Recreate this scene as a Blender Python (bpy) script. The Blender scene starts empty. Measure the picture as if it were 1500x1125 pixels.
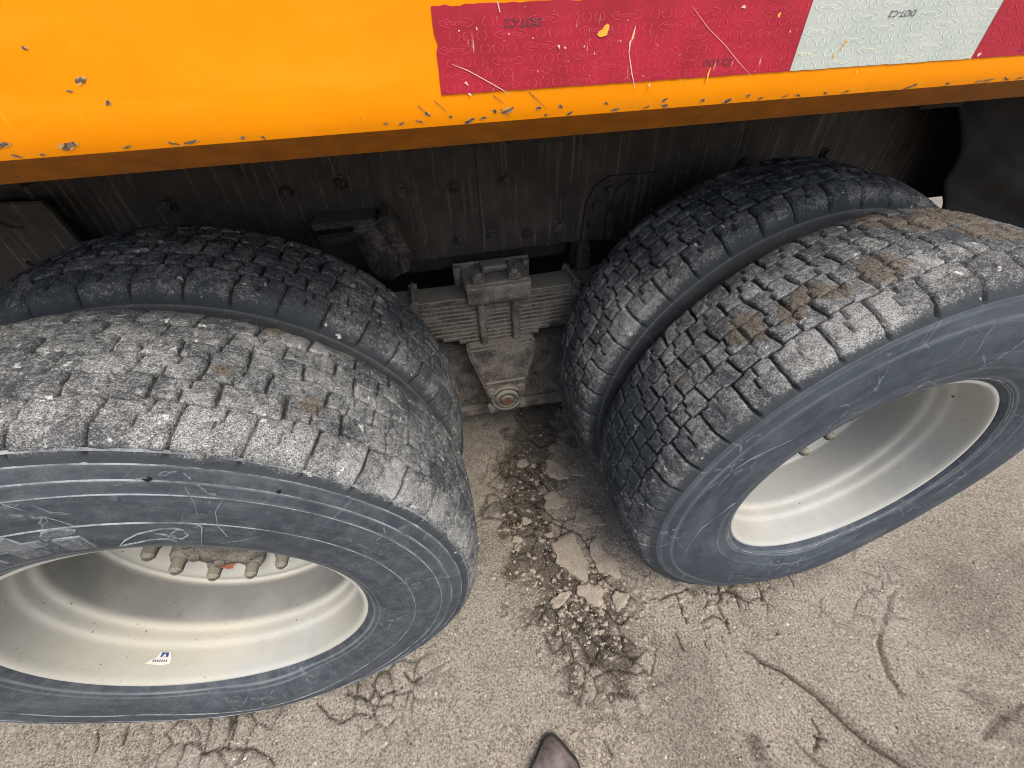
import bpy, bmesh, math, random
import numpy as np
from mathutils import Matrix, Vector

random.seed(7)
RNG = np.random.RandomState(11)
C = bpy.context.scene.collection
SC = bpy.context.scene
R = math.radians

# ------------------------------------------------------------------ camera, light, exposure
CAM = np.array([-0.1599, -0.5107, 1.3126])
YAW, PITCH, ROLL, FPX = 0.1794, 0.7300, -0.0464, 590.12


def cam_basis():
    f = np.array([math.sin(YAW) * math.cos(PITCH), math.cos(YAW) * math.cos(PITCH), -math.sin(PITCH)])
    rt = np.cross(f, [0, 0, 1]); rt /= np.linalg.norm(rt)
    up = np.cross(rt, f)
    return math.cos(ROLL) * rt + math.sin(ROLL) * up, -math.sin(ROLL) * rt + math.cos(ROLL) * up, f


RT, UP, FW = cam_basis()
cd = bpy.data.cameras.new('camera')
cam = bpy.data.objects.new('camera', cd); C.objects.link(cam)
cd.sensor_width = 36.0
cd.lens = FPX / 1500.0 * 36.0
cd.clip_start = 0.02
cd.clip_end = 1500
cam.matrix_world = Matrix(((RT[0], UP[0], -FW[0], CAM[0]), (RT[1], UP[1], -FW[1], CAM[1]),
                           (RT[2], UP[2], -FW[2], CAM[2]), (0, 0, 0, 1)))
SC.camera = cam

SUN_EL, SUN_AZ = R(56), R(-68)          # azimuth of the sun measured from +x (behind the camera, a bit to the right)
world = bpy.data.worlds.new('World'); SC.world = world
world.use_nodes = True
wn = world.node_tree.nodes; wl = world.node_tree.links
wn.clear()
sky = wn.new('ShaderNodeTexSky'); sky.sky_type = 'NISHITA'; sky.sun_disc = False
sky.sun_elevation = SUN_EL
sky.sun_rotation = math.pi / 2 - SUN_AZ
sky.air_density = 1.0; sky.dust_density = 3.5; sky.ozone_density = 1.0
bg = wn.new('ShaderNodeBackground'); bg.inputs['Strength'].default_value = 0.14
wo = wn.new('ShaderNodeOutputWorld')
wl.new(sky.outputs[0], bg.inputs[0]); wl.new(bg.outputs[0], wo.inputs[0])
sd = bpy.data.lights.new('sun', 'SUN'); sd.energy = 1.5; sd.angle = R(38); sd.color = (1, 0.965, 0.90)
sun = bpy.data.objects.new('sun', sd); C.objects.link(sun)
sdir = Vector((math.cos(SUN_EL) * math.cos(SUN_AZ), math.cos(SUN_EL) * math.sin(SUN_AZ), math.sin(SUN_EL)))
sun.rotation_euler = sdir.to_track_quat('Z', 'Y').to_euler()
SC.view_settings.view_transform = 'Standard'
SC.view_settings.look = 'None'
SC.view_settings.gamma = 1
SC.view_settings.use_curve_mapping = False
SC.view_settings.exposure = 0.75
SC.render.engine = 'CYCLES'
SC.cycles.max_bounces = 6
SC.cycles.filter_width = 1.0


# ------------------------------------------------------------------ measuring helpers
def ray(px, py):
    return FW + (px - 750) / FPX * RT + (562.5 - py) / FPX * UP


def at_y(px, py, Y):
    d = ray(px, py); return CAM + d * (Y - CAM[1]) / d[1]


def at_z(px, py, Z):
    d = ray(px, py); return CAM + d * (Z - CAM[2]) / d[2]


def on_cyl(px, py, xc, r, zc=0.497):
    d = ray(px, py); ox, oz = CAM[0] - xc, CAM[2] - zc
    a = d[0] ** 2 + d[2] ** 2; b = 2 * (ox * d[0] + oz * d[2]); c = ox * ox + oz * oz - r * r
    t = (-b - math.sqrt(max(b * b - 4 * a * c, 0))) / (2 * a)
    return CAM + d * t


# ------------------------------------------------------------------ numpy noise
def hsh(ix, iy, iz, seed):
    n = (ix.astype(np.int64) * 374761393 + iy.astype(np.int64) * 668265263 + iz.astype(np.int64) * 2147483647 + seed * 1274126177) & 0xFFFFFFFF
    n = ((n ^ (n >> 13)) * 1274126177) & 0xFFFFFFFF
    n = (n ^ (n >> 16)) & 0xFFFFFFFF
    n = (n * 2246822519) & 0xFFFFFFFF
    return ((n ^ (n >> 15)) & 0xFFFFFF) / float(0xFFFFFF)


def vnoise(x, y, z, seed=0):
    x0 = np.floor(x); y0 = np.floor(y); z0 = np.floor(z)
    fx, fy, fz = x - x0, y - y0, z - z0
    fx = fx * fx * (3 - 2 * fx); fy = fy * fy * (3 - 2 * fy); fz = fz * fz * (3 - 2 * fz)
    o = 0
    for dx in (0, 1):
        wx = fx if dx else 1 - fx
        for dy in (0, 1):
            wy = fy if dy else 1 - fy
            for dz in (0, 1):
                wz = fz if dz else 1 - fz
                o = o + wx * wy * wz * hsh(x0 + dx, y0 + dy, z0 + dz, seed)
    return o * 2 - 1


def fbm(x, y, z, f, octs=3, seed=0):
    o = 0; a = 1.0; s = 0
    for k in range(octs):
        o = o + a * vnoise(x * f + 17.3 * k, y * f - 9.1 * k, z * f + 4.7 * k, seed + k); s += a
        a *= 0.5; f *= 2.03
    return o / s


def sst(a, b, x):
    t = np.clip((x - a) / (b - a), 0, 1); return t * t * (3 - 2 * t)


def seg_dist(X, Y, pts):
    d = np.full(X.shape, 9.0); tt = np.zeros(X.shape); n = len(pts) - 1
    for i in range(n):
        ax, ay = pts[i][:2]; bx, by = pts[i + 1][:2]
        vx, vy = bx - ax, by - ay
        u = np.clip(((X - ax) * vx + (Y - ay) * vy) / (vx * vx + vy * vy + 1e-12), 0, 1)
        dd = np.hypot(X - ax - vx * u, Y - ay - vy * u)
        m = dd < d; d[m] = dd[m]; tt[m] = ((i + u) / n)[m]
    return d, tt


# ------------------------------------------------------------------ material helper
class MT:
    def __init__(s, name):
        s.m = bpy.data.materials.new(name); s.m.use_nodes = True
        s.t = s.m.node_tree; s.n = s.t.nodes; s.l = s.t.links
        s.p = s.n['Principled BSDF']
        s._obj = None

    def obj(s):
        if s._obj is None:
            s._obj = s.n.new('ShaderNodeTexCoord').outputs['Object']
        return s._obj

    def uv(s):
        return s.n.new('ShaderNodeTexCoord').outputs['UV']

    def attr(s, name):
        a = s.n.new('ShaderNodeAttribute'); a.attribute_name = name
        sp = s.n.new('ShaderNodeSeparateColor'); s.l.new(a.outputs['Color'], sp.inputs[0])
        return sp.outputs

    def put(s, v, sock):
        if hasattr(v, 'links'): s.l.new(v, sock)
        else:
            if isinstance(v, tuple) and len(v) == 3 and sock.type == 'RGBA': v = (*v, 1)
            sock.default_value = v

    def mapping(s, vec, scale=(1, 1, 1), rot=(0, 0, 0), loc=(0, 0, 0)):
        k = s.n.new('ShaderNodeMapping'); s.l.new(vec, k.inputs[0])
        k.inputs['Scale'].default_value = scale; k.inputs['Rotation'].default_value = rot; k.inputs['Location'].default_value = loc
        return k.outputs[0]

    def noise(s, scale, detail=3, rough=.55, dist=0, vec=None):
        k = s.n.new('ShaderNodeTexNoise'); s.l.new(vec if vec is not None else s.obj(), k.inputs['Vector'])
        k.inputs['Scale'].default_value = scale; k.inputs['Detail'].default_value = detail
        k.inputs['Roughness'].default_value = rough; k.inputs['Distortion'].default_value = dist
        return k.outputs['Fac']

    def vor(s, scale, feature='F1', vec=None, out='Distance', rnd=1):
        k = s.n.new('ShaderNodeTexVoronoi'); k.feature = feature; s.l.new(vec if vec is not None else s.obj(), k.inputs['Vector'])
        k.inputs['Scale'].default_value = scale; k.inputs['Randomness'].default_value = rnd
        return k.outputs[out]

    def rng(s, v, a, b, c=0.0, d=1.0):
        k = s.n.new('ShaderNodeMapRange'); s.put(v, k.inputs[0])
        for i, q in enumerate((a, b, c, d)): s.put(q, k.inputs[i + 1])
        return k.outputs[0]

    def math(s, op, a, b=0.0, clamp=False):
        k = s.n.new('ShaderNodeMath'); k.operation = op; k.use_clamp = clamp
        s.put(a, k.inputs[0]); s.put(b, k.inputs[1]); return k.outputs[0]

    def mul(s, *a):
        o = a[0]
        for b in a[1:]: o = s.math('MULTIPLY', o, b)
        return o

    def mix(s, f, a, b, mode='MIX'):
        k = s.n.new('ShaderNodeMix'); k.data_type = 'RGBA'; k.blend_type = mode
        s.put(f, k.inputs['Factor']); s.put(a, k.inputs['A']); s.put(b, k.inputs['B'])
        return k.outputs['Result']

    def ramp(s, f, stops):
        k = s.n.new('ShaderNodeValToRGB'); s.put(f, k.inputs[0]); e = k.color_ramp.elements
        while len(e) < len(stops): e.new(0.5)
        for q, (p, c) in zip(e, stops):
            q.position = p; q.color = (*c, 1)
        return k.outputs[0]

    def bump(s, h, strength=.5, dist=.002, normal=None):
        k = s.n.new('ShaderNodeBump'); s.put(h, k.inputs['Height'])
        k.inputs['Strength'].default_value = strength; k.inputs['Distance'].default_value = dist
        if normal is not None: s.l.new(normal, k.inputs['Normal'])
        return k.outputs[0]

    def fin(s, col=None, rough=None, metal=None, normal=None, spec=None):
        if col is not None: s.put(col, s.p.inputs['Base Color'])
        if rough is not None: s.put(rough, s.p.inputs['Roughness'])
        if metal is not None: s.put(metal, s.p.inputs['Metallic'])
        if normal is not None: s.put(normal, s.p.inputs['Normal'])
        if spec is not None: s.put(spec, s.p.inputs['Specular IOR Level'])
        return s.m


# ---- orange paint
m = MT('orange_paint')
f1 = m.noise(5, 3); f2 = m.noise(60, 4, .6)
col = m.mix(m.rng(f1, .35, .7), (.78, .240, .0003), (.84, .272, .0006))
fl_ = m.noise(1, 4, .6, .5, vec=m.mapping(m.obj(), (7, 7, 26)))
col = m.mix(m.mul(m.rng(fl_, .5, .75), .30), col, (.88, .38, .02))
dirt_ = m.noise(14, 5, .65, .6)
col = m.mix(m.mul(m.rng(dirt_, .56, .75), .28), col, (.52, .20, .02))
streak = m.noise(1, 4, .6, vec=m.mapping(m.obj(), (90, 90, 6)))
col = m.mix(m.mul(m.rng(streak, .63, .78), .35), col, (.95, .50, .03))
sp = m.noise(420, 2, .5)
col = m.mix(m.mul(m.rng(sp, .72, .76), m.rng(f2, .52, .62)), col, (.13, .07, .03))
MAT_ORANGE = m.fin(col, m.rng(f2, .3, .7, .34, .5), 0.0, m.bump(f2, .06, .002), .12)

m = MT('shaded_lip_orange')
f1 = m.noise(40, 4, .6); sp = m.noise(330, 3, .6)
col = m.mix(m.rng(f1, .3, .7), (.27, .088, .002), (.42, .14, .003))  # body orange darkened to paint in the shade under the lip
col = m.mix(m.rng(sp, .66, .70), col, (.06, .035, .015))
MAT_LIPSHADE = m.fin(col, .6, 0, m.bump(f1, .1, .001), .3)

m = MT('bare_chip')
f = m.noise(300, 3)
MAT_CHIP = m.fin(m.mix(m.rng(f, .4, .6), (.07, .045, .030), (.20, .145, .10)), .9, 0, m.bump(f, .5, .001), .1)
m = MT('chip_edge')
MAT_CHIPEDGE = m.fin((.55, .30, .10), .7)


def tape_mat(name, base, alt, yel, patch_lo):
    m = MT(name)
    a = m.noise(22, 4, .6); fine = m.noise(900, 2)
    col = m.mix(m.rng(a, .35, .65), base, alt)
    scr = m.noise(1, 3, .6, vec=m.mapping(m.obj(), (260, 60, 35)))
    col = m.mix(m.mul(m.rng(scr, .68, .74), .5), col, (.75, .60, .52))
    dots = m.noise(330, 2, .5)
    col = m.mix(m.mul(m.rng(dots, .74, .77), .7), col, (.80, .62, .48))
    y = m.noise(75, 2, .6, .4)
    col = m.mix(m.rng(y, patch_lo, patch_lo + .015), col, yel)
    col = m.mix(m.mul(fine, .12), col, (.25, .2, .2))
    return m.fin(col, .36, 0, m.bump(scr, .12, .001), .22)


MAT_RED = tape_mat('red_retroreflective', (.29, .004, .016), (.41, .008, .028), (.85, .42, .05), .765)
MAT_WHITE = tape_mat('white_retroreflective', (.39, .44, .40), (.46, .49, .44), (.60, .30, .08), .80)
MAT_WRED = MT('red_print').fin((.54, .025, .065), .4)
MAT_WWHITE = MT('pale_print').fin((.70, .72, .58), .4)
MAT_INK = MT('ink').fin((.05, .03, .035), .6)
MAT_STICKER = MT('sticker_paper').fin((.62, .62, .52), .5)
MAT_NAVY = MT('sticker_navy').fin((.03, .045, .22), .5)


# ---- tyre rubber: attribute 'wear' R groove depth, G dust, B brown mud
def tread_mat():
    m = MT('dusty_tread_rubber')
    at = m.attr('wear_shade')
    gro, dust, mud = at[0], at[1], at[2]
    big = m.noise(26, 4, .65)
    fine = m.noise(380, 3, .75)
    mid = m.noise(110, 3, .6, .6)
    thr = m.math('SUBTRACT', .80, m.mul(dust, .40))
    k = m.math('ADD', m.mul(fine, .62), m.mul(mid, .38))
    k = m.math('ADD', k, m.mul(m.math('SUBTRACT', big, .5), .22))
    spec = m.rng(k, m.math('SUBTRACT', thr, .07), m.math('ADD', thr, .10))
    film = m.mul(dust, m.rng(big, .3, .7, .25, .6))
    rub = m.mix(film, (.030, .036, .042), (.115, .120, .122))
    grain = m.noise(650, 2, .6)
    dcol = m.mix(m.rng(grain, .32, .68), (.075, .077, .077), (.52, .52, .49))
    col = m.mix(spec, rub, dcol)
    wl_ = m.noise(40, 3, .55, .2)
    col = m.mix(m.mul(m.rng(m.math('ADD', wl_, m.mul(dust, .10)), .745, .775), m.rng(fine, .38, .52)), col, (.68, .67, .62))
    mcol = m.mix(m.rng(fine, .38, .62), (.045, .036, .028), (.25, .21, .16))
    col = m.mix(m.mul(m.rng(m.math('ADD', mud, m.mul(m.math('SUBTRACT', fine, .5), 1.1)), .30, .60), .85), col, mcol)
    col = m.mix(m.mul(m.rng(gro, .30, .8), .85), col, (.020, .018, .016))
    h = m.math('ADD', m.mul(fine, .6), m.mul(spec, .5))
    return m.fin(col, .92, 0, m.bump(h, .8, .0025), .25)


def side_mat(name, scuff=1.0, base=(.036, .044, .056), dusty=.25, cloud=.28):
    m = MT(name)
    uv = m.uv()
    at = m.attr('wear_shade')
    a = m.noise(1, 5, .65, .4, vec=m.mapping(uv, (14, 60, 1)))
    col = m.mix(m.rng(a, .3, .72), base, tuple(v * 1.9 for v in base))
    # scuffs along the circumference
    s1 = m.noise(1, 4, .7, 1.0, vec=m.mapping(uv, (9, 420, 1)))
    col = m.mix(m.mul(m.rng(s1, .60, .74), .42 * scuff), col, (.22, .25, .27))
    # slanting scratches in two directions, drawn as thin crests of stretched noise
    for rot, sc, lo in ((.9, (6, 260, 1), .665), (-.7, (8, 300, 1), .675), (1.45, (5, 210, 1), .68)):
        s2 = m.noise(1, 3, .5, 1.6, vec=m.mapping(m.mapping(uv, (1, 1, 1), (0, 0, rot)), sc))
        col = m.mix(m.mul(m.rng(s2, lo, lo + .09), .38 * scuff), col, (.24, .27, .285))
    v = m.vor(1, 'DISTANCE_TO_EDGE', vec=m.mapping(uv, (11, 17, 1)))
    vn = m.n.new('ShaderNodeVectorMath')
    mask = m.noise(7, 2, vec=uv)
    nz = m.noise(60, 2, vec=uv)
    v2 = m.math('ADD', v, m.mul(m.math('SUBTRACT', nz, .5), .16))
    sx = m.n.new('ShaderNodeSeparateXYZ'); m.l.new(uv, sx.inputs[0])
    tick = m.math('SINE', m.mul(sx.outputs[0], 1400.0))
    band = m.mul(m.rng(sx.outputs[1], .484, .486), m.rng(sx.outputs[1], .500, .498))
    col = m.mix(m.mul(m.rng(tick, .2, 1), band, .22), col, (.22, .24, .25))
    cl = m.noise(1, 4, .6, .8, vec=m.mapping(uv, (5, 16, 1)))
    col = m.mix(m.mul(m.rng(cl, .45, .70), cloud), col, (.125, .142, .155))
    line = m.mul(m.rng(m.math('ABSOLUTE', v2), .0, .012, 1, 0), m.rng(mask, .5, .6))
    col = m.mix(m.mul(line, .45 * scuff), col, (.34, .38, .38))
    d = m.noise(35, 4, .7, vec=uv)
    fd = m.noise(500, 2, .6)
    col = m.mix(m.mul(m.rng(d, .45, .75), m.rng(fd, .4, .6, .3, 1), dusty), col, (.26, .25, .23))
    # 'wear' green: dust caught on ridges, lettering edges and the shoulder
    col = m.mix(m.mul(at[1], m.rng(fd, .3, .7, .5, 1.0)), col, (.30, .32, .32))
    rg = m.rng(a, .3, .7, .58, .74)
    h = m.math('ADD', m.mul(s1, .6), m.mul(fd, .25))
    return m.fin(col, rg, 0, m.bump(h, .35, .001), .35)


MAT_TREAD = tread_mat()
MAT_SIDE_A = side_mat('scuffed_sidewall', .85, (.025, .031, .038), .3)
MAT_SIDE_B = side_mat('blue_black_sidewall', .95, (.020, .027, .037), .12)

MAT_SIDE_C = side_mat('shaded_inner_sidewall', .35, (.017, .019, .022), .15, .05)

# ---- painted rim
m = MT('silver_rim_paint')
a = m.noise(9, 4, .6); b = m.noise(260, 3, .6); c_ = m.noise(3.2, 3, .5)
col = m.mix(m.rng(a, .35, .7), (.35, .35, .338), (.45, .447, .425))
at = m.attr('wear_shade')
col = m.mix(m.mul(m.rng(c_, .3, .6), at[0]), col, (.43, .405, .31))
col = m.mix(m.mul(m.rng(a, .25, .6, .6, 1), at[1]), col, (.17, .17, .155))  # barrel darkened past the drop: painted shading plus dirt
col = m.mix(m.mul(m.rng(b, .60, .70), .4), col, (.24, .22, .18))
dd = m.noise(120, 1, .4)
col = m.mix(m.rng(dd, .775, .79), col, (.07, .06, .05))
sr = m.noise(1, 3, .6, 1.2, vec=m.mapping(m.obj(), (25, 120, 40)))
col = m.mix(m.mul(m.rng(sr, .68, .72), .35), col, (.16, .15, .13))
MAT_RIM = m.fin(col, m.rng(a, .3, .7, .60, .75), .0, m.bump(m.math('ADD', m.mul(b, .3), a), .15, .001), .5)


def dusty_metal(name, base, dust, amt, scale=200, lo=.5):
    m = MT(name)
    f = m.noise(scale, 4, .7); b = m.noise(18, 4, .65)
    geo = m.n.new('ShaderNodeNewGeometry'); sx = m.n.new('ShaderNodeSeparateXYZ'); m.l.new(geo.outputs['Normal'], sx.inputs[0])
    up = m.rng(sx.outputs[2], -.2, .9, 0, .35)
    k = m.math('ADD', m.math('ADD', m.mul(f, .6), m.mul(b, .5)), up)
    col = m.mix(m.mul(m.rng(k, lo, lo + .22), amt), base, dust)
    g = m.noise(700, 2)
    col = m.mix(m.mul(m.rng(g, .35, .65), .25), col, (.03, .025, .02))
    return m.fin(col, .88, 0, m.bump(m.math('ADD', f, m.mul(b, .6)), .7, .003), .3)


MAT_FRAME = dusty_metal('grimy_black_frame_paint', (.022, .019, .017), (.17, .145, .12), .8, 160, .56)
# dried runs down the frame web
m = MT('streaked_black_steel')
f = m.noise(220, 4, .7); b = m.noise(12, 4, .65)
run = m.noise(1, 4, .65, vec=m.mapping(m.obj(), (95, 95, 4)))
col = m.mix(m.rng(b, .35, .7), (.026, .020, .017), (.056, .043, .035))
col = m.mix(m.mul(m.rng(run, .55, .72), m.rng(f, .35, .6), .75), col, (.22, .185, .15))
col = m.mix(m.mul(m.rng(f, .66, .72), .7), col, (.22, .19, .16))
MAT_WEB = m.fin(col, .72, 0, m.bump(m.math('ADD', m.mul(f, .5), b), .4, .002), .35)
MAT_SPRING = dusty_metal('dusty_spring_steel', (.060, .055, .046), (.31, .285, .235), .9, 170, .54)
MAT_CAST = dusty_metal('mud_caked_casting', (.055, .050, .045), (.33, .30, .25), .9, 230, .52)
MAT_NUT = dusty_metal('grimy_nut', (.09, .085, .07), (.36, .33, .26), .8, 260, .55)
MAT_UNDER = dusty_metal('dark_underbody', (.012, .011, .010), (.06, .05, .04), .5)
MAT_RUST = dusty_metal('rusty_steel', (.10, .045, .025), (.22, .15, .10), .8)
MAT_ORMARK = MT('orange_marking').fin((.30, .085, .035), .8)
m = MT('black_rubber_flap')
f = m.noise(14, 4, .6); g = m.noise(240, 3)
MAT_FLAP = m.fin(m.mix(m.rng(f, .4, .75), (.005, .005, .005), (.018, .015, .014)), m.rng(f, .3, .7, .6, .8), 0, m.bump(m.math('ADD', f, m.mul(g, .15)), .4, .01), .15)

# ---- ground: 'wear' R = painted contact shade plus dark damp soil, G = crack, B = pale dust / blur
m = MT('compacted_dirt')
at = m.attr('wear_shade')
big = m.noise(2.2, 4, .6); mid = m.noise(19, 4, .65); fine = m.noise(170, 4, .8); gr = m.noise(360, 2, .6)
col = m.mix(m.rng(mid, .32, .68), (.272, .240, .195), (.380, .340, .284))
col = m.mix(m.mul(m.rng(big, .42, .66), .5), col, (.20, .168, .125))
col = m.mix(m.mul(m.rng(fine, .50, .66), .9), col, (.53, .475, .395))
col = m.mix(m.mul(m.rng(fine, .36, .50, 1, 0), .9), col, (.085, .064, .045))
col = m.mix(m.mul(m.rng(gr, .60, .67), .85), col, (.60, .55, .46))
col = m.mix(m.mul(m.rng(gr, .33, .40, 1, 0), .85), col, (.06, .047, .034))
col = m.mix(m.mul(at[2], .6), col, (.34, .305, .26))
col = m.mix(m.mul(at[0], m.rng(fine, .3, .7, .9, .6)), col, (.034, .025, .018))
col = m.mix(m.mul(at[1], .95), col, (.028, .021, .016))
h = m.math('ADD', m.mul(fine, .8), m.mul(gr, .5))
MAT_GROUND = m.fin(col, .95, 0, m.bump(h, 1.0, .0045), .15)
m = MT('dried_mud')
fine = m.noise(230, 4, .75); mid = m.noise(30, 3)
col = m.mix(m.rng(mid, .3, .7), (.29, .245, .19), (.37, .32, .255))
col = m.mix(m.mul(m.rng(fine, .52, .66), .8), col, (.50, .45, .37))
col = m.mix(m.mul(m.rng(fine, .36, .46, 1, 0), .7), col, (.13, .10, .075))
MAT_MUD = m.fin(col, .95, 0, m.bump(fine, .8, .003), .2)
m = MT('grit')
at = m.attr('tone')
MAT_GRIT = m.fin(m.mix(at[0], (.10, .08, .06), (.62, .56, .47)), .9)
m = MT('brown_leather')
f = m.noise(30, 4); g = m.noise(300, 3)
MAT_SHOE = m.fin(m.mix(m.rng(m.math('ADD', f, m.mul(g, .3)), .5, .8), (.11, .085, .075), (.27, .23, .21)), .5, 0, m.bump(g, .3, .001))
MAT_SOLE = MT('shoe_sole').fin((.02, .017, .016), .8)
MAT_CLOTH = MT('dark_cloth').fin((.03, .032, .04), .9)


# ------------------------------------------------------------------ object helpers
def tag(o, label=None, cat=None, group=None, kind=None):
    for k, v in (('label', label), ('category', cat), ('group', group), ('kind', kind)):
        if v: o[k] = v
    return o


def empty(name, loc=(0, 0, 0), parent=None):
    o = bpy.data.objects.new(name, None); C.objects.link(o); o.location = loc; o.empty_display_size = .1
    if parent: o.parent = parent
    return o


def link(name, me, mat, parent=None, smooth=False, loc=(0, 0, 0)):
    o = bpy.data.objects.new(name, me); C.objects.link(o); o.location = loc
    if mat is not None and len(me.materials) == 0: me.materials.append(mat)
    if parent: o.parent = parent
    if smooth: me.polygons.foreach_set('use_smooth', [True] * len(me.polygons))
    return o


def obj_bm(name, bm, mat, parent=None, smooth=False, loc=(0, 0, 0)):
    me = bpy.data.meshes.new(name); bm.to_mesh(me); bm.free()
    return link(name, me, mat, parent, smooth, loc)


def auto(o, ang=35):
    me = o.data
    bm = bmesh.new(); bm.from_mesh(me)
    for f in bm.faces: f.smooth = True
    for e in bm.edges:
        if len(e.link_faces) == 2 and e.calc_face_angle(0) > R(ang): e.smooth = False
    bm.to_mesh(me); bm.free()
    return o


def add_box(bm, x0, x1, y0, y1, z0, z1, bev=0, seg=2):
    r = bmesh.ops.create_cube(bm, size=1)
    vs = r['verts']
    for v in vs:
        v.co = Vector(((x0 + x1) / 2 + v.co.x * (x1 - x0), (y0 + y1) / 2 + v.co.y * (y1 - y0), (z0 + z1) / 2 + v.co.z * (z1 - z0)))
    if bev:
        es = list({e for v in vs for e in v.link_edges})
        bmesh.ops.bevel(bm, geom=es, offset=bev, segments=seg, affect='EDGES', profile=.6)


def add_cyl(bm, p0, p1, r0, r1=None, n=24, cap=True):
    r1 = r0 if r1 is None else r1
    p0 = Vector(p0); p1 = Vector(p1); d = p1 - p0
    q = d.to_track_quat('Z', 'Y').to_matrix().to_4x4()
    M = Matrix.Translation((p0 + p1) / 2) @ q
    bmesh.ops.create_cone(bm, cap_ends=cap, segments=n, radius1=r0, radius2=r1, depth=d.length, matrix=M)


def add_prism(bm, pts, y0, y1, bev=0):
    """outline in x,z extruded along y"""
    a = [bm.verts.new((p[0], y0, p[1])) for p in pts]; b = [bm.verts.new((p[0], y1, p[1])) for p in pts]
    fs = [bm.faces.new(a), bm.faces.new(b[::-1])]; n = len(pts)
    for i in range(n): fs.append(bm.faces.new((a[i], b[i], b[(i + 1) % n], a[(i + 1) % n])))
    bmesh.ops.recalc_face_normals(bm, faces=fs)
    if bev:
        es = {e for f in fs for e in f.edges}
        bmesh.ops.bevel(bm, geom=[e for e in es if e.calc_face_angle(0) > .5], offset=bev, segments=2, affect='EDGES')


def roughen(bm, amp, f, seed=0, sub=0):
    """uneven cast / caked surface"""
    if sub: bmesh.ops.subdivide_edges(bm, edges=bm.edges[:], cuts=sub, use_grid_fill=True)
    bm.normal_update()
    co = np.array([v.co[:] for v in bm.verts])
    if len(co) == 0: return
    n = fbm(co[:, 0], co[:, 1], co[:, 2], f, 3, seed) * amp
    for v, k in zip(bm.verts, n): v.co += v.normal * float(k)


def grid_mesh(name, V, nu, nv, wrap_u=False, attr=None, uv=None, mats=None, face_mat=None):
    """V shaped (nu, nv, 3)"""
    me = bpy.data.meshes.new(name)
    idx = np.arange(nu * nv).reshape(nu, nv)
    if wrap_u:
        a = idx; b = np.roll(idx, -1, 0)
    else:
        a = idx[:-1]; b = idx[1:]
    q = np.stack([a[:, :-1], b[:, :-1], b[:, 1:], a[:, 1:]], -1).reshape(-1, 4)
    me.vertices.add(nu * nv); me.vertices.foreach_set('co', V.reshape(-1).astype(np.float32))
    me.loops.add(q.size); me.loops.foreach_set('vertex_index', q.reshape(-1).astype(np.int32))
    me.polygons.add(len(q)); me.polygons.foreach_set('loop_start', np.arange(0, q.size, 4, dtype=np.int32))
    if mats:
        for mm in mats: me.materials.append(mm)
    if face_mat is not None:
        fm = np.broadcast_to(face_mat[None, :], (a.shape[0], nv - 1)).reshape(-1)
        me.polygons.foreach_set('material_index', fm.astype(np.int32))
    me.polygons.foreach_set('use_smooth', np.ones(len(q), bool))
    if attr is not None:
        ca = me.color_attributes.new('wear_shade', 'FLOAT_COLOR', 'POINT')
        A = np.ones((nu * nv, 4), np.float32); A[:, :3] = attr.reshape(-1, 3); ca.data.foreach_set('color', A.reshape(-1))
    if uv is not None:
        u = me.uv_layers.new(name='UVMap'); u.data.foreach_set('uv', uv.reshape(-1, 2)[q.reshape(-1)].reshape(-1).astype(np.float32))
    me.update(calc_edges=True)
    me.validate()
    return me


# ------------------------------------------------------------------ layout numbers
D = 1.4115                 # axle spacing
XL, XR = -D / 2, D / 2
ZC = 0.497                 # loaded wheel centre
YF = -0.0362               # face of the dump body side
DUAL = 0.33                # spacing of the twin tyres

# ------------------------------------------------------------------ GROUND
def axis(lo, hi, step, far, n):
    a = np.arange(lo, hi + step, step)
    g = np.cumsum(step * np.power((far / step) ** (1.0 / n) * .86, np.arange(1, n + 1)))
    g = g / g[-1] * far
    return np.concatenate([(lo - g)[::-1], a, a[-1] + g])


gx = axis(-1.25, 1.8, .0047, 300, 60); gy = axis(-.72, .95, .0047, 300, 60)
X, Y = np.meshgrid(gx, gy, indexing='ij')
Z = np.zeros_like(X)


def gp(px, py):
    p = at_z(px, py, 0); return (p[0], p[1])


fade = np.exp(-np.maximum(0, np.hypot(np.maximum(np.abs(X - .3) - 1.8, 0), np.maximum(np.abs(Y - .2) - 1.1, 0))) / 3)
Z0 = np.zeros_like(X)
Z += fbm(X, Y, Z0, 1.3, 3, 5) * .010 * fade
Z += fbm(X, Y, Z0, 9, 3, 6) * .0035 * fade
Z += fbm(X, Y, Z0, 60, 2, 7) * .0018 * fade
Z += np.maximum(fbm(X, Y, Z0, 26, 3, 8) - .12, 0) * .003 * fade
crust = fbm(X, Y, Z0, 3.2, 3, 9)
damp_shade = sst(.12, .55, crust) * .38 * fade; crack = np.zeros_like(X); pale = np.zeros_like(X)
wx = X + fbm(X, Y, Z0, 14, 3, 21) * .03; wy = Y + fbm(X, Y, Z0, 14, 3, 22) * .03
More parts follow.
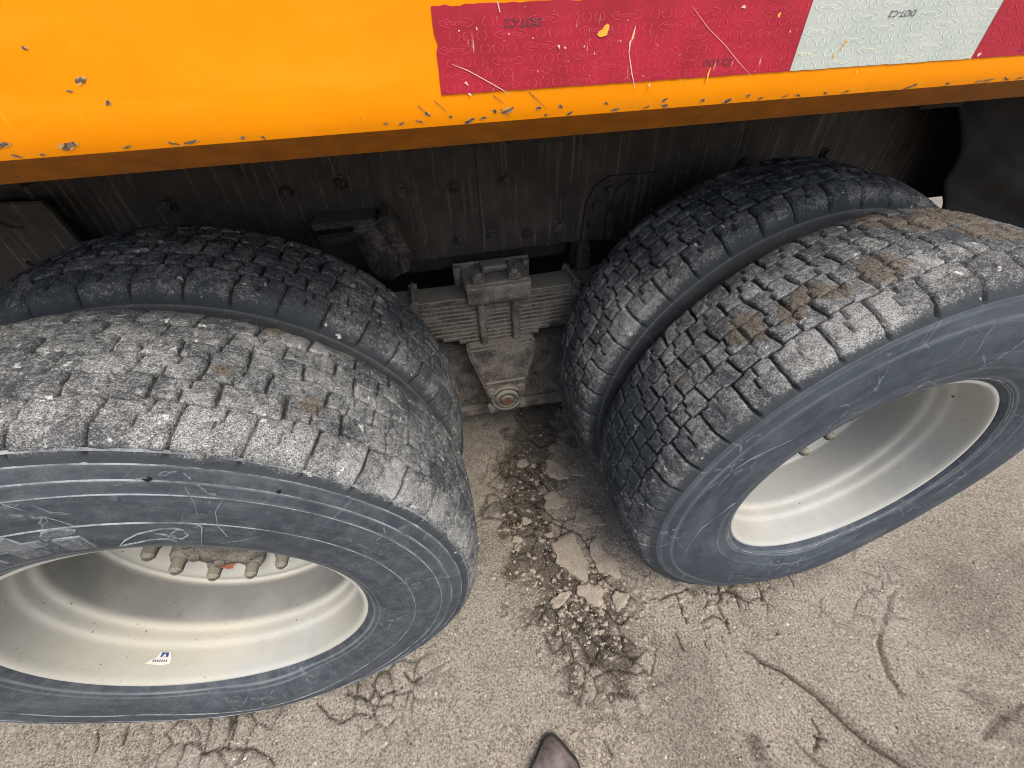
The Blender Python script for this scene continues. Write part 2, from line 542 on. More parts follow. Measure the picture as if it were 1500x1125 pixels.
# damp churned soil between the wheels
path = [gp(*p) for p in ((790, 600), (775, 650), (770, 700), (760, 760), (790, 830), (860, 880), (880, 940))]
dd, _ = seg_dist(wx, wy, path)
nz = fbm(X, Y, Z0, 22, 4, 31)
damp_shade = np.maximum(damp_shade, sst(.15, .05, dd + nz * .12) * 1.0)
for (px, py, rr) in ((860, 940, .035), (715, 625, .02), (905, 870, .05), (760, 800, .05), (800, 690, .06), (840, 650, .05), (885, 835, .05), (735, 745, .04), (1110, 1090, .05), (905, 1010, .016), (1010, 870, .02)):
    p = gp(px, py); damp_shade = np.maximum(damp_shade, sst(rr, rr * .5, np.hypot(wx - p[0], wy - p[1]) + nz * .02) * .75)
Z -= damp_shade * (.003 + .004 * np.abs(nz)) - sst(.16, .05, dd) * (fbm(X, Y, Z0, 48, 3, 66) * .005 + .002)
# contact shadow around the tyre footprints painted into the ground colour
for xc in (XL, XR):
    e = np.hypot(np.maximum(np.abs(wx - xc) - .20, 0), np.maximum(np.abs(wy - .16) - .30, 0)); damp_shade = np.maximum(damp_shade, sst(.055, .0, e + nz * .03) * .5)
damp_shade = np.maximum(damp_shade, sst(.35, .8, Y) * .25 * (fade > .6))  # ground farther in under the truck set a little darker


def groove(pxs, w, depth, dark=1.0, rim=.4, taper=True, seed=1):
    global Z, crack, pale
    pts = [gp(*p) for p in pxs]
    jx = X + fbm(X, Y, Z0, 35, 2, seed) * .006; jy = Y + fbm(X, Y, Z0, 35, 2, seed + 9) * .006
    d, t = seg_dist(jx, jy, pts)
    ww = w * (1 if not taper else np.sqrt(np.clip(4 * t * (1 - t), .03, 1)))
    g = sst(ww, ww * .3, d)
    Z = Z - g * depth + np.exp(-((d - ww * 1.8) / (ww * .8)) ** 2) * depth * rim * .35
    crack = np.maximum(crack, g * dark)


groove([(1088, 952), (1130, 975), (1185, 1010), (1235, 1055), (1275, 1090), (1330, 1125), (1390, 1170)], .009, .012, .8, .5)
groove([(1170, 990), (1225, 1040), (1280, 1085), (1350, 1130)], .016, .005, .25, .5)
groove([(1287, 920), (1290, 955), (1300, 985), (1322, 1022)], .009, .006, .55, .6)
groove([(1310, 860), (1295, 900), (1290, 930)], .012, .004, .15, .6)
groove([(1400, 1000), (1440, 1030), (1500, 1060)], .010, .004, .3, .6)
groove([(1500, 1030), (1455, 1060), (1440, 1085)], .014, .005, .4, .6)
groove([(1160, 1080), (1190, 1110), (1215, 1125)], .007, .006, .5, .5)
for k, ln in enumerate(([(985, 920), (998, 945), (1005, 955)], [(908, 930), (915, 955), (930, 975)], [(1050, 880), (1060, 905), (1068, 915)],
                        [(1025, 915), (1045, 900), (1062, 912), (1070, 930)], [(1075, 865), (1085, 895)], [(1110, 855), (1118, 885)],
                        [(990, 870), (1002, 900), (1008, 915)], [(1030, 935), (1040, 955)], [(1055, 930), (1064, 950)],
                        [(330, 1110), (345, 1060), (342, 1045)], [(465, 1025), (480, 1045), (500, 1060), (520, 1045), (545, 1050), (560, 1010)],
                        [(505, 1015), (535, 1020), (540, 1035)], [(545, 1000), (560, 1022), (590, 1005)], [(285, 1102), (330, 1096), (370, 1098), (395, 1112), (405, 1130)],
                        [(190, 1060), (180, 1095)], [(150, 1062), (140, 1100)], [(100, 1065), (92, 1100)], [(60, 1068), (52, 1105)], [(590, 985), (605, 1000), (620, 985)],
                        [(1150, 835), (1165, 860)], [(950, 880), (985, 872), (1010, 862)], [(885, 1085), (900, 1110)], [(1185, 1045), (1200, 1075), (1190, 1100)],
                        [(1190, 1075), (1215, 1085)], [(770, 640), (790, 655), (810, 650)], [(815, 700), (812, 730), (830, 745)], [(795, 760), (850, 785), (880, 830)])):
    groove(ln, .0042, .006, .95, .25, seed=40 + k)
# rolled mark left by another tyre, near corner and right
rutd, rt = seg_dist(X, Y, [gp(1180, 720), gp(1420, 960), gp(1500, 1120)])
Z += np.sin(rt * 70) * .0016 * sst(.16, .06, rutd) * fade
damp_shade = np.maximum(damp_shade, sst(.10, .02, np.hypot(wx - gp(1380, 860)[0], wy - gp(1380, 860)[1]) * .6 + nz * .05) * .30)
pr = sst(.02, .12, -(Y - gp(200, 1085)[1])) * sst(-.7, -1.0, X)
pale = np.maximum(pale, pr * .9)
# soil pushed up along the tyres' footprints
for xc in (XL, XR):
    for yc in (0, DUAL):
        dx = np.maximum(np.abs(X - xc) - .16, 0); dy = np.maximum(np.abs(Y - yc) - .125, 0)
        e = np.hypot(dx, dy)
        Z += .006 * np.exp(-((e - .03) / .02) ** 2) * (.6 + .8 * fbm(X, Y, Z0, 30, 2, 77))
        inside = e < .001
        Z[inside] = np.minimum(Z[inside], -.002)
# web of fine shrinkage cracks in the crust near the wheels
vx, vy = X * 16 + fbm(X, Y, Z0, 10, 2, 91) * .9, Y * 16 + fbm(X, Y, Z0, 10, 2, 92) * .9
ix, iy_ = np.floor(vx), np.floor(vy); d1 = np.full(X.shape, 9.); d2 = np.full(X.shape, 9.)
for ox in (-1, 0, 1):
    for oy in (-1, 0, 1):
        cx_, cy_ = ix + ox, iy_ + oy
        dd_ = np.hypot(cx_ + hsh(cx_, cy_, cx_ * 0, 5) - vx, cy_ + hsh(cx_, cy_, cx_ * 0, 6) - vy)
        d2 = np.where(dd_ < d1, d1, np.minimum(d2, dd_)); d1 = np.minimum(d1, dd_)
near = np.maximum(sst(.24, .08, dd), .0)
for xc in (XL, XR): near = np.maximum(near, sst(.26, .02, np.hypot(np.maximum(np.abs(X - xc) - .22, 0), np.maximum(np.abs(Y) - .15, 0))) * .9)
near *= sst(-.15, .2, fbm(X, Y, Z0, 6, 2, 93) + .12)
ck = sst(.12, .03, d2 - d1) * near
Z -= ck * .005; crack = np.maximum(crack, ck * .95)
Z += near * (hsh(ix + 0, iy_, ix * 0, 12) - .5) * 0.0
Z = np.where(fade > .02, Z, 0)
me = grid_mesh('ground', np.stack([X, Y, Z], -1), len(gx), len(gy), attr=np.stack([damp_shade, crack, pale], -1), mats=[MAT_GROUND])
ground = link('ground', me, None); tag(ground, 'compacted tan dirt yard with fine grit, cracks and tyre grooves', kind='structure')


def ground_z(x, y):
    i = int(np.clip(np.searchsorted(gx, x), 1, len(gx) - 1)); j = int(np.clip(np.searchsorted(gy, y), 1, len(gy) - 1))
    return float(Z[i, j])


# ------------------------------------------------------------------ TYRES
def profile(wide, crown, full):
    """section points (y, r) from the outer bead over the tread to the inner bead"""
    pts = [(-.126, .296), (-.138, .303), (-.150, .325), (-.157, .360), (-.159, .400), (-.1555, .440), (-.151, .465), (-.1455, .482), (-.138, .497), (-.130, .5085), (-.120, .5155), (-.106, .5195),
           (-.085, .5245), (-.045, .529), (0, .531), (.045, .529), (.085, .5265), (.106, .5225), (.120, .517), (.131, .506), (.144, .480), (.153, .440), (.155, .40), (.152, .36), (.144, .325), (.130, .303), (.120, .296)]
    P = np.array(pts)
    # Catmull-Rom through the points
    out = []
    for i in range(len(P) - 1):
        p0 = P[max(i - 1, 0)]; p1 = P[i]; p2 = P[i + 1]; p3 = P[min(i + 2, len(P) - 1)]
        for t in np.linspace(0, 1, 24, endpoint=False):
            out.append(.5 * ((2 * p1) + (-p0 + p2) * t + (2 * p0 - 5 * p1 + 4 * p2 - p3) * t * t + (-p0 + 3 * p1 - 3 * p2 + p3) * t ** 3))
    out.append(P[-1]); out = np.array(out)
    s = np.concatenate([[0], np.cumsum(np.hypot(*np.diff(out, axis=0).T))])
    return out, s


PF, PS = profile(0, 0, 1)


def face_y(r):
    """outer sidewall offset at radius r"""
    h = PF[:np.argmax(PF[:, 1])]
    return float(np.interp(r, h[:, 1], h[:, 0]))


PITCH_N = 44


def make_tyre(parent, xc, yc, seed, arc, step_t, step_o, side_mat_, dustf, mudspots, spin, outer=True, grow=0.0, rings=()):
    # positions along the section, finer on tread
    s_sh0 = np.interp(-.146, PF[:200, 0][::-1], PS[:200][::-1]) if False else None
    iy = np.argmax(PF[:, 1])
    def s_at(y, first):
        seg = slice(120, iy) if first else slice(iy, len(PF) - 120)
        return float(np.interp(y, PF[seg, 0], PS[seg]))
    a0 = s_at(-.140, True); a1 = s_at(.140, False)
    S = np.concatenate([np.arange(0, a0, step_o), np.arange(a0, a1, step_t), np.arange(a1, PS[-1], .008), [PS[-1]]])
    py = np.interp(S, PS, PF[:, 0]); pr = np.interp(S, PS, PF[:, 1])
    ty = np.gradient(py, S); tr = np.gradient(pr, S); nn = np.hypot(ty, tr); ny, nr = -tr / nn, ty / nn
    t0, t1 = arc
    fine_n = int((t1 - t0) / (.26 if outer else .36)); co_n = int((360 - (t1 - t0)) / 1.2)
    th = np.radians(np.concatenate([np.linspace(t0, t1, fine_n, endpoint=False), np.linspace(t1, t0 + 360, co_n, endpoint=False)]))
    T, SS = np.meshgrid(th, S, indexing='ij')
    PY = np.broadcast_to(py, T.shape); PR = np.broadcast_to(pr, T.shape); NY = np.broadcast_to(ny, T.shape); NR = np.broadcast_to(nr, T.shape)
    cx, cz = np.cos(T), np.sin(T)
    bx, bz = PR * cx, PR * cz
    # ---- tread pattern
    TS = (T + math.radians(spin)) * .531
    P = 2 * math.pi * .531 / PITCH_N
    w1 = fbm(bx, PY, bz, 55, 3, seed) * .0020; w2 = fbm(bx, PY, bz, 55, 3, seed + 50) * .0018
    U = TS + w1; V = PY + w2 * .8
    edges = [-.079, -.0395, .0, .0395, .079]
    phase = [.0, .38, .02, .52, .10, .5]
    gdep = np.zeros_like(T)
    for k, e in enumerate(edges):
        zig = .0045 * (np.abs(((U / P + phase[k] + .25) % 1) - .5) * 4 - 1)
        step = .0018 * np.sign(np.sin((U / P + phase[k + 1]) * 2 * np.pi))
        d = np.abs(V - e - zig * .25 - step)
        wv = .0014 + .0010 * fbm(bx, PY * .3, bz, 9, 2, seed + 3 + k)
        gdep = np.maximum(gdep, sst(wv + .0018, wv * .4, d) * .9)
    row = np.zeros(T.shape, int)
    for e in edges: row += (V > e)
    blk = np.zeros_like(T)
    for k in range(6):
        lo = -.118 if k == 0 else edges[k - 1]; hi = .118 if k == 5 else edges[k]; c = (lo + hi) / 2
        slope = (.10, -.08, .07, -.09, .08, .12)[k]
        u = (U + (V - c) * slope) / P + phase[k]
        fr = u % 1; cell = np.floor(u)
        jit = (hsh(cell, cell * 0 + k, cell * 0, seed) - .5) * .10
        d = np.minimum(np.abs(fr - .5 + jit), 1) * P
        wide = .0017 + .0015 * hsh(np.floor(u + .5), cell * 0 + k, cell * 0, seed + 8)
        lat = sst(wide + .0018, wide * .5, d)
        # fine sipe across the middle of each block, with a kink
        u2 = (U + (V - c) * slope + .004 * np.sign(V - c)) / P + phase[k]
        d2 = np.abs(((u2) % 1) - .0) * P; d2 = np.minimum(d2, P - d2)
        sip = sst(.0030, .0009, d2) * (.30 + .65 * (hsh(np.floor(u2 + .5), cell * 0 + k, cell * 0 + 9, seed) > .45))
        mk = row == k
        if k in (0, 5):
            reach = 1.0
            lat = lat * reach; sip = sip * sst(.122, .112, np.abs(PY))
        gdep = np.where(mk, np.maximum(gdep, np.maximum(lat, sip)), gdep)
        hb = (hsh(np.floor(u + .5 + jit), cell * 0 + k, cell * 0 + 3, seed) - .5)
        blk = np.where(mk, hb, blk)
    onT = sst(.484, .4965, PR + .004 * fbm(bx, PY, bz, 26, 2, seed + 33))
    # inside the tread grooves stop at the shoulder
    fill = sst(.15, .55, fbm(bx, PY, bz, 12, 3, seed + 90) * .5 + .5 * dustf(bx + xc, PY + yc, bz + ZC)) if True else 0
    bd = (hsh(np.floor(U / P * 2 + row * .37), row, row * 0 + 5, seed) - .5)
    dust = np.clip(dustf(bx + xc, PY + yc, bz + ZC) + bd * .20 + fbm(bx, PY, bz, 7, 3, seed + 70) * .30, 0, 1)
    depth = .0085 * (1 - .30 * sst(.62, .95, dust + .25 * fbm(bx, PY, bz, 16, 2, seed + 91)))
    top = PR > .515
    rough = fbm(bx, PY, bz, 60, 3, seed + 5) * .0018 + fbm(bx, PY, bz, 190, 2, seed + 6) * .0009
    lump = np.maximum(fbm(bx, PY, bz, 34, 2, seed + 12) - .25, 0) * .006 * dust
    H = onT * (-gdep * depth + blk * .0026 * top + rough + lump)
    # soft rounding of the block edges
    H -= onT * sst(0, .35, gdep) * .0012
    groA = np.clip(gdep * onT, 0, 1) * (1 - .25 * sst(.6, 1, dust))
    # ---- sidewall relief
    ridge = np.zeros_like(T)
    side = (PR < .505) & (PY < 0)
    for (rr, w, h) in rings:
        b = np.exp(-((PR - rr) / w) ** 2) * side
        H = H + b * h; ridge = np.maximum(ridge, b * min(1, abs(h) * 420))
    H = H + side * fbm(bx, PY, bz, 6, 2, seed + 40) * .0012
    wd = (.30 if outer else .4) * sst(.125, .15, np.abs(PY)) * (PR > .475) * (fbm(bx, PY, bz, 30, 3, seed + 44) * .5 + .6)
    sdust = np.clip(ridge * (.75 + .6 * fbm(bx, PY, bz, 12, 2, seed + 41)) + wd * .10, 0, .9)
    mud = np.zeros_like(T)
    mn = fbm(bx, PY, bz, 30, 3, seed + 60)
    for (p, rr, st) in mudspots:
        dd_ = np.sqrt((bx + xc - p[0]) ** 2 + ((PY + yc - p[1])) ** 2 + (bz + ZC - p[2]) ** 2)
        mk = sst(rr, rr * .35, dd_ + mn * rr * .7) * st
        mud = np.maximum(mud, mk)
    H += mud * .0018 * (1 + fbm(bx, PY, bz, 150, 2, seed + 61)) * onT
    groA = groA * (1 - .6 * mud)
    r = PR + NR * H + grow * sst(.44, .515, PR); yy = PY + NY * H
    x = xc + r * np.cos(T); z = ZC + r * np.sin(T); y = yc + yy
    # footprint: flatten against the ground, bulge the sidewalls above it
    low = np.clip((.20 - z) / .20, 0, 1)
    y = y + np.sign(PY) * .020 * (low * (1 - low) * 4) * np.exp(-((x - xc) / .22) ** 2) * sst(.1, .14, np.abs(PY))
    lim = .0015 + .001 * fbm(x, y, z * 0, 40, 1, 2)
    z = np.maximum(z, lim)
    V3 = np.stack([x - xc, y - yc, z - ZC], -1)
    shd = sst(.488, .506, PR)                       # the shoulder wall keeps less dust than the crown
    edge = sst(.02, .25, gdep) * sst(.75, .4, gdep) * onT
    tdust = np.clip(dust * (.30 + .70 * shd) + edge * (.10 + .14 * fbm(bx, PY, bz, 20, 2, seed + 31)) + ridge * .25, 0, 1)
    A = np.stack([groA, np.where(PR > .483, tdust, sdust), mud], -1)
    fm = np.where(pr[:-1] > .483, 0, 1)
    uv = np.stack([T * .45, PR + (PY > 0) * 1.0], -1)
    me = grid_mesh('tyre', V3, len(th), len(S), wrap_u=True, attr=A, uv=uv, mats=[MAT_TREAD, side_mat_], face_mat=fm)
    return link('tyre', me, None, parent)


# ------------------------------------------------------------------ RIM
def revolve(prof, n, steps_attr=None):
    prof = np.array(prof, float); t = np.linspace(0, 2 * np.pi, n, endpoint=False)
    V = np.zeros((n, len(prof), 3))
    V[..., 0] = prof[:, 1][None] * np.cos(t)[:, None]; V[..., 2] = prof[:, 1][None] * np.sin(t)[:, None]; V[..., 1] = prof[:, 0][None]
    return V


def smooth_prof(pts, k=6):
    P = np.array(pts); out = []
    for i in range(len(P) - 1):
        p0 = P[max(i - 1, 0)]; p1 = P[i]; p2 = P[i + 1]; p3 = P[min(i + 2, len(P) - 1)]
        for t in np.linspace(0, 1, k, endpoint=False):
            out.append(.5 * ((2 * p1) + (-p0 + p2) * t + (2 * p0 - 5 * p1 + 4 * p2 - p3) * t * t + (-p0 + 3 * p1 - 3 * p2 + p3) * t ** 3))
    out.append(P[-1]); return np.array(out)


def make_rim(parent, yc, dirt_shade):  # dirt_shade also sets how strong the painted barrel shading is
    pr = [(-.118, .2975), (-.128, .3005), (-.1335, .2995), (-.1345, .2955), (-.1325, .2915), (-.127, .2885), (-.120, .287), (-.112, .2862), (-.100, .2850), (-.082, .2838), (-.070, .2826),
          (-.064, .2800), (-.058, .2752), (-.050, .2735), (-.040, .2728), (-.034, .2712), (-.028, .2668), (-.018, .2640), (0, .2622), (.030, .2612), (.050, .2604), (.064, .2598), (.073, .2604),
          (.0780, .2560), (.0770, .249), (.0730, .240), (.0720, .228), (.077, .214), (.087, .198), (.099, .182), (.1045, .172), (.1065, .162), (.1065, .090)]
    P = smooth_prof(pr, 4); V = revolve(P, 220)
    A = np.zeros(V.shape); A[..., 0] = dirt_shade * (.5 + .5 * (P[:, 0] < -.02))[None]; A[..., 1] = (min(1, dirt_shade * 1.3) * sst(-.03, -.012, P[:, 0]) * sst(.074, .060, P[:, 0]))[None]
    me = grid_mesh('rim', V, 220, len(P), wrap_u=True, attr=A, mats=[MAT_RIM])
    o = link('rim', me, None, parent, loc=(0, yc, 0))
    return o


def hexpts(r, n=6, a=0): return [(r * math.cos(a + i * 2 * math.pi / n), r * math.sin(a + i * 2 * math.pi / n)) for i in range(n)]


def nut_mesh():
    bm = bmesh.new()
    add_cyl(bm, (0, 0, 0), (0, -.006, 0), .023, .0215, 24)           # flange washer
    add_prism(bm, hexpts(.0190), -.032, -.005, .0015)                # hexagon
    add_cyl(bm, (0, -.031, 0), (0, -.040, 0), .0165, .0135, 20)
    add_cyl(bm, (0, -.039, 0), (0, -.058, 0), .0112, .0105, 18)      # stud
    add_cyl(bm, (0, -.0575, 0), (0, -.064, 0), .0105, .006, 18)
    roughen(bm, .0008, 90, 3)
    me = bpy.data.meshes.new('lug_nut'); bm.to_mesh(me); bm.free(); me.materials.append(MAT_NUT)
    return me


NUT = nut_mesh()


def make_wheel(parent, xc, yc, outer, **kw):
    w = empty('wheel', (xc, yc, ZC), parent)
    make_tyre(w, xc, yc, outer=outer, **kw)
    return w


def dust_left(x, y, z):
    # heavy cement dust, thickest on the crown facing the gap between the axles
    a = np.arctan2(z - ZC, x - XL)
    return .46 + .20 * np.cos(a - .9) + .14 * sst(-.06, -.11, y) + .08 * (y < .15) + .06 * sst(.2, .4, y)


def dust_right(x, y, z):
    a = np.arctan2(z - ZC, x - XR)
    return .50 + .17 * np.cos(a - 1.7) * (y < .16) + .10 * sst(-.0, -.10, y) * (y < .16) + .17 * (y > .16)


truck = empty('dump_truck', (0, 0, 0))
tag(truck, 'orange dump truck with twin rear axles, dual wheels and red and white reflective tape', 'truck')

RA = [(.495, .0016, .0006), (.484, .0014, .0008), (.464, .0015, .0008), (.447, .0013, .0006), (.392, .0013, .0006), (.312, .0018, .0018), (.322, .0015, .0010)]
RB = [(.478, .002, .0006), (.455, .003, -.0008), (.345, .002, .0008), (.318, .0018, .0014), (.310, .0014, .0014)]
mudL = [(on_cyl(395, 480, XL, .531), .030, .9), (on_cyl(325, 548, XL, .531), .016, .8), (on_cyl(465, 497, XL, .531), .018, .6), (on_cyl(450, 600, XL, .525), .022, .8), (on_cyl(555, 660, XL, .52), .014, .7)]
mudR = [(on_cyl(px, py, XR, .531), rr, st) for px, py, rr, st in
        ((1090, 480, .050, .9), (1165, 460, .032, 1), (1185, 430, .030, .7), (1300, 400, .045, 1), (1280, 385, .03, .8), (1235, 432, .03, .9), (1200, 300, .03, .0), (1380, 318, .10, 1), (1290, 325, .045, 1), (1450, 340, .08, 1),
         (1000, 560, .03, .45), (1340, 330, .06, .9))]
W1 = make_wheel(truck, XL, 0, True, seed=3, arc=(-85, 150), step_t=.0021, step_o=.0024, side_mat_=MAT_SIDE_A, dustf=dust_left, mudspots=mudL, spin=4, rings=RA, grow=.006)
W2 = make_wheel(truck, XR, 0, True, seed=21, arc=(25, 262), step_t=.0021, step_o=.0028, side_mat_=MAT_SIDE_B, dustf=dust_right, mudspots=mudR, spin=11, rings=RB, grow=.006)
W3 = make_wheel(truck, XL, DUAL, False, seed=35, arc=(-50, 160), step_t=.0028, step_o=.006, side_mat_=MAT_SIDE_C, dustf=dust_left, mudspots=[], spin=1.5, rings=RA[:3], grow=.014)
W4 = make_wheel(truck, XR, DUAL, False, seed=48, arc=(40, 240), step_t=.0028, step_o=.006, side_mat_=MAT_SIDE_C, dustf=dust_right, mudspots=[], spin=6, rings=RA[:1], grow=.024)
W1['label'] = 'left outer wheel with dust-caked worn tread and raised sidewall lettering'
W2['label'] = 'right outer wheel with scratched blue-black sidewall and mud patches on the tread'
W3['label'] = 'left inner wheel with dusty tread in the shade of the body'
W4['label'] = 'right inner wheel with dark smooth tread'

for w, yo, nph, dirt_shade in ((W1, 0, -155, .8), (W2, 0, -150, .38)):
    make_rim(w, 0, dirt_shade)
    for i in range(12):
        a = R(nph + 30 * i)
        o = bpy.data.objects.new('lug_nut', NUT); C.objects.link(o); o.parent = w
        o.location = (.146 * math.cos(a), .1065, .146 * math.sin(a)); o.scale = (1.3, 1.28, 1.3); o.rotation_euler = (0, random.uniform(0, 1), 0)
    # hub standing out of the disc
    hp = smooth_prof([(.1165, .142), (.108, .141), (.100, .136), (.096, .124), (.088, .119), (.050, .1165), (.041, .113), (.036, .106), (.033, .085), (.0325, .060), (.0325, .030), (.033, .001)], 4)
    me = grid_mesh('hub', revolve(hp, 96), 96, len(hp), wrap_u=True, mats=[MAT_CAST]); hub = link('hub', me, None, w, loc=(0, -.006, 0)); hub.scale = (.78, 1, .78)
    bm = bmesh.new(); add_prism(bm, hexpts(.010), .018, .029, .001)
    hm = bpy.data.meshes.new('hub_bolt'); bm.to_mesh(hm); bm.free(); hm.materials.append(MAT_NUT)
    for i in range(8):
        a = i * math.pi / 4 + .2; o = link('hub_bolt', hm, None, w, loc=(.067 * math.cos(a), 0, .067 * math.sin(a)))
    bm = bmesh.new(); add_cyl(bm, (0, .028, 0), (0, .020, 0), .046, .042, 40); auto(obj_bm('hub_cap', bm, MAT_NUT, w, True))

# orange dab of paint on the left hub
bm = bmesh.new()
n = 14; vs = []
for i in range(n):
    a = i / n * 2 * math.pi; rr = .012 * (1 + .4 * math.sin(3 * a) + .2 * random.random())
    vs.append(bm.verts.new((-.030 + rr * 1.3 * math.cos(a),   .0255, -.078 + rr * .8 * math.sin(a))))
bm.faces.new(vs[::-1] if False else vs); obj_bm('paint_dab', bm, MAT_ORMARK, W1)


# valve stems
def tube(bm, pts, r, n=10):
    pts = [Vector(p) for p in pts]
    for a, b in zip(pts[:-1], pts[1:]): add_cyl(bm, a, b, r, r, n)


bm = bmesh.new(); tube(bm, [(.20, .10, .16), (.215, .02, .17), (.225, -.03, .178)], .0035); add_cyl(bm, (.225, -.03, .178), (.227, -.045, .179), .005, .005, 10)
obj_bm('valve_stem', bm, MAT_NUT, W1, True)
bm = bmesh.new(); tube(bm, [(.22, .10, .13), (.235, .02, .14), (.24, -.05, .145)], .0035); add_cyl(bm, (.24, -.05, .145), (.242, -.065, .146), .005, .005, 10)
obj_bm('valve_stem', bm, MAT_NUT, W2, True)


# ---- raised lettering on the left sidewall
def text_mesh(s, size, shear=0, bold=0, extrude=0):
    cu = bpy.data.curves.new('t', 'FONT'); cu.body = s; cu.size = size; cu.shear = shear; cu.offset = bold; cu.extrude = extrude
    cu.resolution_u = 3
    o = bpy.data.objects.new('t', cu); C.objects.link(o)
    dg = bpy.context.evaluated_depsgraph_get()
    me = bpy.data.meshes.new_from_object(o.evaluated_get(dg))
    bpy.data.objects.remove(o)
    return me


def wrap_text(name, s, size, th_right, r0, h, shear=.3, bold=.001, xs=1.0, parent=None, mat=None):
    me = text_mesh(s, size, shear, bold, .5)
    bm = bmesh.new(); bm.from_mesh(me)
    bmesh.ops.triangulate(bm, faces=bm.faces[:])
    for _ in range(2):
        long = [e for e in bm.edges if e.calc_length() > .012 and abs(e.verts[0].co.z - e.verts[1].co.z) < .1]
        if long: bmesh.ops.subdivide_edges(bm, edges=long, cuts=1)
        bmesh.ops.triangulate(bm, faces=bm.faces[:])
    xmax = max(v.co.x for v in bm.verts)
    for v in bm.verts:
        x, y, z = v.co
        r = r0 + y; a = th_right + (xmax - x) * xs / .35
        yy = face_y(r) - (h if z > 0 else -.002)
        v.co = (r * math.cos(a), yy, r * math.sin(a))
    bmesh.ops.recalc_face_normals(bm, faces=bm.faces[:])
    return obj_bm(name, bm, mat, parent)




def arc_strip(bm, r0, r1, a0, a1, h, n=None):
    n = n or max(2, int(abs(a1 - a0) / .03)); g = []
    for i in range(n + 1):
        a = a0 + (a1 - a0) * i / n
        for r, hh in ((r0, -.002), (r0, h), (r1, h), (r1, -.002)):
            g.append(bm.verts.new((r * math.cos(a), face_y(r) - hh, r * math.sin(a))))
    for i in range(n):
        for k in range(3):
            bm.faces.new((g[i * 4 + k], g[i * 4 + k + 1], g[i * 4 + 5 + k], g[i * 4 + 4 + k]))
    bm.faces.new(g[:4]); bm.faces.new(g[-4:])


def polar_poly(bm, pts, h, w):
    """thin raised line following (theta_deg, r) points"""
    P = []
    for (a0, r0), (a1, r1) in zip(pts[:-1], pts[1:]):
        k = max(1, int(math.hypot((a1 - a0) * .006, r1 - r0) / .006))
        for i in range(k): t = i / k; P.append((a0 + (a1 - a0) * t, r0 + (r1 - r0) * t))
    P.append(pts[-1])
    Q = [Vector((r * math.cos(R(a)), 0, r * math.sin(R(a)))) for a, r in P]; vs = []
    for i, q in enumerate(Q):
        d = (Q[min(i + 1, len(Q) - 1)] - Q[max(i - 1, 0)]).normalized(); nrm = Vector((-d.z, 0, d.x)) * w
        for o_, hh in ((-1.6, -.001), (-.6, h), (.6, h), (1.6, -.001)):
            v = q + nrm * o_; r = math.hypot(v.x, v.z); vs.append(bm.verts.new((v.x, face_y(r) - hh, v.z)))
    for i in range(len(Q) - 1):
        for k in range(3): bm.faces.new((vs[i * 4 + k], vs[i * 4 + k + 1], vs[i * 4 + 5 + k], vs[i * 4 + 4 + k]))


def letter_mat():
    m = MT('raised_rubber_lettering')
    f = m.noise(30, 4, .7); g = m.noise(260, 3)
    col = m.mix(m.rng(f, .35, .7), (.060, .068, .074), (.13, .142, .15))
    col = m.mix(m.mul(m.rng(g, .5, .65), .5), col, (.24, .26, .26))
    return m.fin(col, .6, 0, m.bump(g, .3, .001), .35)


MAT_LETTER = letter_mat()
m = MT('pale_moulded_edge')
f = m.noise(18, 4, .7); g = m.noise(220, 3)
MAT_EDGE = m.fin(m.mix(m.mul(m.rng(f, .35, .6), m.rng(g, .3, .55, .5, 1)), (.055, .064, .072), (.30, .33, .34)), .7)


def letter_poly(poly, u0):
    """a raised letter stroke: poly in (u along the arc, height), u0 the letter's left edge"""
    def ring(off, h):
        cx_ = sum(p[0] for p in poly) / len(poly); cy_ = sum(p[1] for p in poly) / len(poly); out = []
        P = []
        for a, b in zip(poly, poly[1:] + poly[:1]):
            for k in range(4): P.append((a[0] + (b[0] - a[0]) * k / 4, a[1] + (b[1] - a[1]) * k / 4))
        for u, v in P:
            du, dv = u - cx_, v - cy_; L_ = math.hypot(du, dv) + 1e-6; u += du / L_ * off; v += dv / L_ * off
            r = .3370 + v * 1.3; a = R(79.9) + (LW - (u0 + u)) / .35
            out.append((r * math.cos(a), face_y(r) - h, r * math.sin(a)))
        return out
    for off, off2, h0, h1, mt, nm in ((.0022, .0012, -.003, .0016, MAT_EDGE, 'letter_edge'), (.0004, -.0002, .0010, .0028, MAT_LETTER, 'letter')):
        bm = bmesh.new(); a = [bm.verts.new(q) for q in ring(off, h0)]; b = [bm.verts.new(q) for q in ring(off2, h1)]; n = len(a)
        for i in range(n): bm.faces.new((a[i], a[(i + 1) % n], b[(i + 1) % n], b[i]))
        bm.faces.new(b); bmesh.ops.recalc_face_normals(bm, faces=bm.faces[:]); obj_bm(nm, bm, mt, W1)


def rect(u0, u1, v0, v1): return [(u0, v0), (u1, v0), (u1, v1), (u0, v1)]


